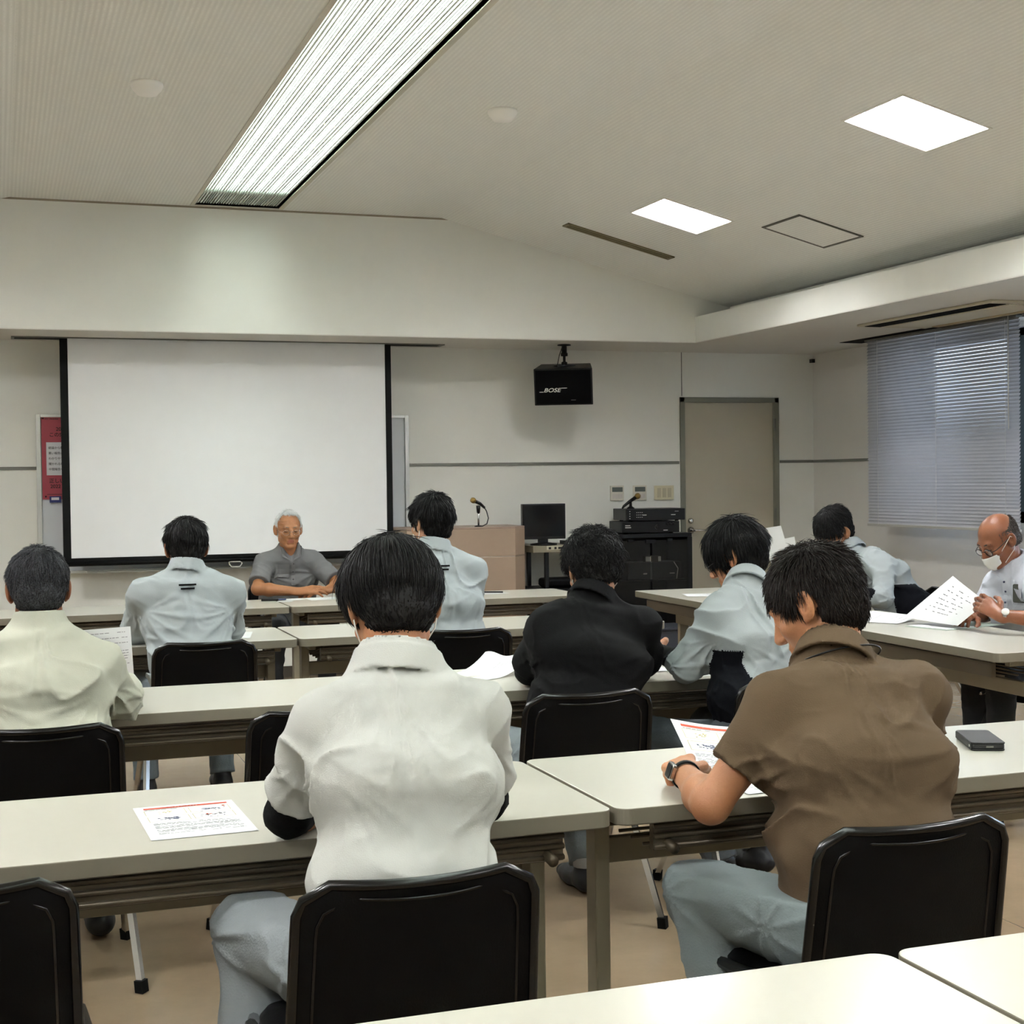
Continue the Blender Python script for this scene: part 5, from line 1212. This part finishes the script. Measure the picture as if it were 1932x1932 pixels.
def front_details(P, m, buttons, button_mat, pocket=None, spread=1.0):
    """collar flaps, placket, buttons and chest pocket laid on the front of the shirt"""
    nb, fw, lat, org, so = P['nb'], P['fw'], P['lat'], P['org'], P['so']
    for q in (-1, 1):
        a = [nb+lat*q*u*spread+fw*f+V(0, 0, z) for u, f, z in ((.058, -.02, .037), (.070, .045, .020), (.060, .082, -.040), (.012, .086, -.064), (.040, .05, 0))]
        vs = [Vector(x-org) for x in a]; k = Vector(-fw*.006)
        MB().add(vs+[v_+k for v_ in vs], [(0, 1, 2, 3, 4)[::q], tuple(5+i for i in (0, 1, 2, 3, 4)[::-q])]+[(i, (i+1) % 5, 5+(i+1) % 5, 5+i) for i in range(5)]).build('collar_flap', m, P['root'])
    bpy.context.view_layer.update()
    def hit(u, z):
        c = V(P['chest'][0], P['chest'][1], z)+lat*u+fw*.5; ok, loc, nn, _ = so.ray_cast(Vector(c-org), Vector(-fw)); return (loc, nn) if ok else (None, None)
    strip = [hit(0, z) for z in np.arange(nb[2]-.08, .70, -.02)]; strip = [x for x in strip if x[0]]
    if len(strip) > 2:
        pm = MB(); pts = [l+n_*.0015 for l, n_ in strip]
        for a, b in zip(pts, pts[1:]):
            L_ = Vector(lat*.012); pm.quad(a-L_, a+L_, b+L_, b-L_)
        pm.build('placket', m, P['root'])
    for z in buttons:
        l, nn = hit(0, z)
        if l: MB().tube([l, l+nn*.004], .0048, 10).build('button', button_mat, P['root'])
    if pocket:
        u, z, w_, h_ = pocket; g = [[hit(u+w_*(i/4-.5), z-h_*j/3) for i in range(5)] for j in range(4)]
        if all(x[0] for row in g for x in row):
            pm = MB()
            for j in range(3):
                for i in range(4): pm.quad(*[x[0]+x[1]*.012 for x in (g[j][i], g[j][i+1], g[j+1][i+1], g[j+1][i])])
            pm.build('chest_pocket', m, P['root'])
            return g[0][2]
front_details(P1, M_g2, (.90, .85, .80), mat('grey_button', (80, 80, 80), .4), (.07, .90, .09, .09))
# ---- man leaning over his papers at the side tables
L, R, p = local_pose(4.80, 7.06, PI/2, .42, .175, -.12, 0)
p.update(R=R, shirt=S_blue, skin='tan', res=.0065, sleeve=('long', .8), seed=31, fold=.006, panel=S_navy, wid=1.05, head_rot=(.15, -.75, 0), bodyres=.0055,
    hip=V(4.82, 7.04, .53), waist=V(4.79, 7.05, .66), chest=V(4.69, 7.10, .81), up=V(4.60, 7.16, .91), neck=V(4.53, 7.19, .985), head_s=1.08, head=V(4.45, 7.24, 1.09), shL=V(4.60, 6.98, .90), shR=V(4.60, 7.32, .90),
    elL=V(4.52, 6.86, .74), elR=V(4.42, 7.46, .76), wrL=V(4.28, 6.95, .745), wrR=V(4.36, 7.50, .88),
    handL=dict(d=V(-.9, .2, 0), n=V(0, 0, 1), side=V(0, 1, 0)), handR=dict(d=V(-.7, .2, .6), n=V(.3, .3, .8), side=V(0, -1, 0), curl=(.6, .7, .7, .8)), collar=.034, piping=True, trousers=(30, 34, 44))
P9 = build_person('man in a pale blue work shirt bending over papers by the right wall', p)
build_hair(P9, H_dark, vol=(.088, .108, .100), nape=-.07, sides=-.02, n=4500, L=.045, w=.0016, seed=21, spike=.1, hang=.6, rough=.005)
# ---- bald man with a mask at the side table
L, R, p = local_pose(4.48, 5.62, PI/2+.42, .16, .18, -.03, 0)
p.update(R=R, shirt=S_pale, skin='red', res=.006, sleeve=('short', .85), seed=37, fold=.005, wid=1.08, head_rot=(-.40, -.55, 0), eyes=True, bodyres=.0045,
    neck=V(4.45, 5.69, .985), up=V(4.48, 5.71, .90), head=V(4.36, 5.68, 1.105), shL=V(4.43, 5.50, .885), shR=V(4.51, 5.86, .885), chest=V(4.505, 5.71, .80), waist=V(4.53, 5.71, .67), hip=V(4.55, 5.71, .53),
    elL=V(4.27, 5.17, .765), elR=V(4.42, 5.86, .74), wrL=V(4.10, 5.33, .79), wrR=V(4.24, 5.72, .75),
    handL=dict(d=V(-.25, .8, .45), n=V(-.6, -.6, .5), side=V(-.1, .4, .9), curl=(.4, .45, .5, .55), thumb=.3, s=1.05), handR=dict(d=V(-.75, -.5, .0), n=V(0, .0, .8), side=V(0, -1, .3), curl=(.5, .5, .6, .6)), collar=.034, trousers=(16, 17, 20),
    kneeL=V(4.18, 5.42, .50), kneeR=V(4.26, 5.72, .50), ankL=V(4.22, 5.50, .09), ankR=V(4.34, 5.82, .09))
P10 = build_person('bald man with black glasses and white mask in a white short sleeved shirt', p)
build_hair(P10, hair_mat('short_grey_stubble', (52, 46, 42), (96, 88, 80), .6), vol=(.0785, .099, .090), cen=(0, -.013, .022), nape=-.06, sides=-.03, n=2500, L=.012, w=.0010, seed=22, spike=.15, hang=.4, bald=lambda l: (l[:, 2] > .045-.45*np.minimum(0, l[:, 1]+.02)) | (l[:, 1] > .03))
glasses(P10, M_black, r=.021, thin=.0019, drop=.006)
# face masks
def mask(P, m, kind='flat', sc=1.0):
    hp, org = P['hp'], P['org']; loc = lambda x, y, z: Vector(hp(x, y, z)-org)
    nx, nz_ = 12, 8; vs = []
    for j in range(nz_+1):
        v_ = j/nz_; z = -.036-.078*v_
        for i in range(nx+1):
            u = -1+2*i/nx; wd = .058-(.018*abs(v_-.45)*2 if kind == 'flat' else .030*v_)
            y = .112+(.010 if v_ < .6 else .010-.045*(v_-.6))-.052*u*u-.004*v_+(.003 if (j % 3 == 0 and 0 < j < nz_) else 0); vs.append(loc(u*wd*sc, y, z))
    f = [(j*(nx+1)+i, j*(nx+1)+i+1, (j+1)*(nx+1)+i+1, (j+1)*(nx+1)+i) for j in range(nz_) for i in range(nx)]
    o = MB().add(vs, f, 0, True).build('face_mask', m, P['root']); so = o.modifiers.new('s', 'SOLIDIFY'); so.thickness = .0015
    for q in (-1, 1):
        MB().tube([loc(q*.056, .068, -.044), loc(q*.074, .03, -.015), loc(q*.087, -.006, .012), loc(q*.090, -.022, -.010), loc(q*.080, .0, -.055), loc(q*.050, .055, -.095)], .0016, 6).build('ear_loop', m, o)
M_mask = mat('mask_white', (240, 240, 234), .8, bump=.3, bscale=300)
for P_, k in ((P10, 'duck'), (P4, 'flat'), (P6, 'flat'), (P9, 'flat'), (P5, 'flat')): mask(P_, M_mask, k)
# watch, phone and buttons of the masked man
watch(P10, P10['elL'], P10['wrL'], M_chrome, mat('watch_dial', (215, 215, 205), .3), round_=True, out=V(-.5, -.6, .6), rr=.029)
pk = front_details(P10, S_pale, (.905, .86, .81), mat('navy_button', (50, 54, 90), .4), (-.088, .878, .10, .10), 1.05)
if pk:
    t = thing('smartphone', 'dark smartphone standing in the shirt pocket of the masked man', 'phone', tuple(np.array(pk[0])+P10['org']))
    zx = Vector(P10['lat']); T = Matrix.Rotation(math.atan2(P10['lat'][1], P10['lat'][0]), 4, 'Z')
    MB().slab(-.035, -.06, .035, .025, -.004, .004, r=.008, bev=.0015).xform(T @ Matrix.Translation((0, -.010, -.004)) @ Matrix.Rotation(PI/2, 4, 'X')).build('case', mat('phone_olive', (60, 62, 54), .4), t)
    MB().tube([T @ Vector((-.022, -.012, .010)), T @ Vector((-.022, -.0045, .010))], .007, 12).build('camera_lens', M_black, t)
# ---- held sheets
def bilinear(a, b, c, d, bow=0, ax=V(0, 0, 0)):
    """corners: a bottom-left, b bottom-right, c top-right, d top-left as read"""
    def P_(u, v): return tuple((a*(1-u)*(1-v)+b*u*(1-v)+c*u*v+d*(1-u)*v)+ax*bow*math.sin(PI*u)*1.0)
    return P_
sheet('handout', 'printed handout with red heading held up by the brown-shirted man', 'paper', bilinear(V(1.50, 3.02, .712), V(1.70, 3.00, .712), V(1.745, 3.20, .79), V(1.515, 3.205, .826), -.006, V(0, .3, 1)), hand)
sheet('paper_sheet', 'white printed sheet held upright by the grey haired man', 'paper', bilinear(V(.20, 4.80, .76), V(.393, 4.76, .795), V(.388, 4.80, .955), V(.17, 4.86, .94), .01, V(0, 1, 0)), textlines((.9, .8, .7, .55, .5, .45, .4, .3), .3, .95, .01, seed=41))
sheet('paper_sheet', 'white sheet held up in front of the bending man\'s face', 'paper', bilinear(V(4.30, 7.42, .86), V(4.28, 7.62, .86), V(4.22, 7.72, 1.09), V(4.26, 7.50, 1.12), .015, V(-1, 0, 0)), textlines((.9, .8, .7, .6, .5, .4), seed=42))
sheet('paper_sheet', 'shorter white sheet held just below the other one by the bending man', 'paper', bilinear(V(4.32, 7.38, .84), V(4.30, 7.56, .84), V(4.26, 7.62, 1.02), V(4.29, 7.40, 1.06), .01, V(-1, 0, 0)), textlines((.9, .8, .7, .6, .5, .4), seed=43))
sheet('paper_sheet', 'white printed sheet held by the masked man, print facing the camera', 'paper', bilinear(V(4.02, 5.93, .735), V(4.05, 5.56, .725), V(4.10, 5.42, .84), V(4.20, 5.80, .93), .012, V(-.7, -.7, 0)), textlines((.85, .75, .65, .55, .45, .35, .25), .2, .8, .012, M_txtd, seed=44, gap=.45))
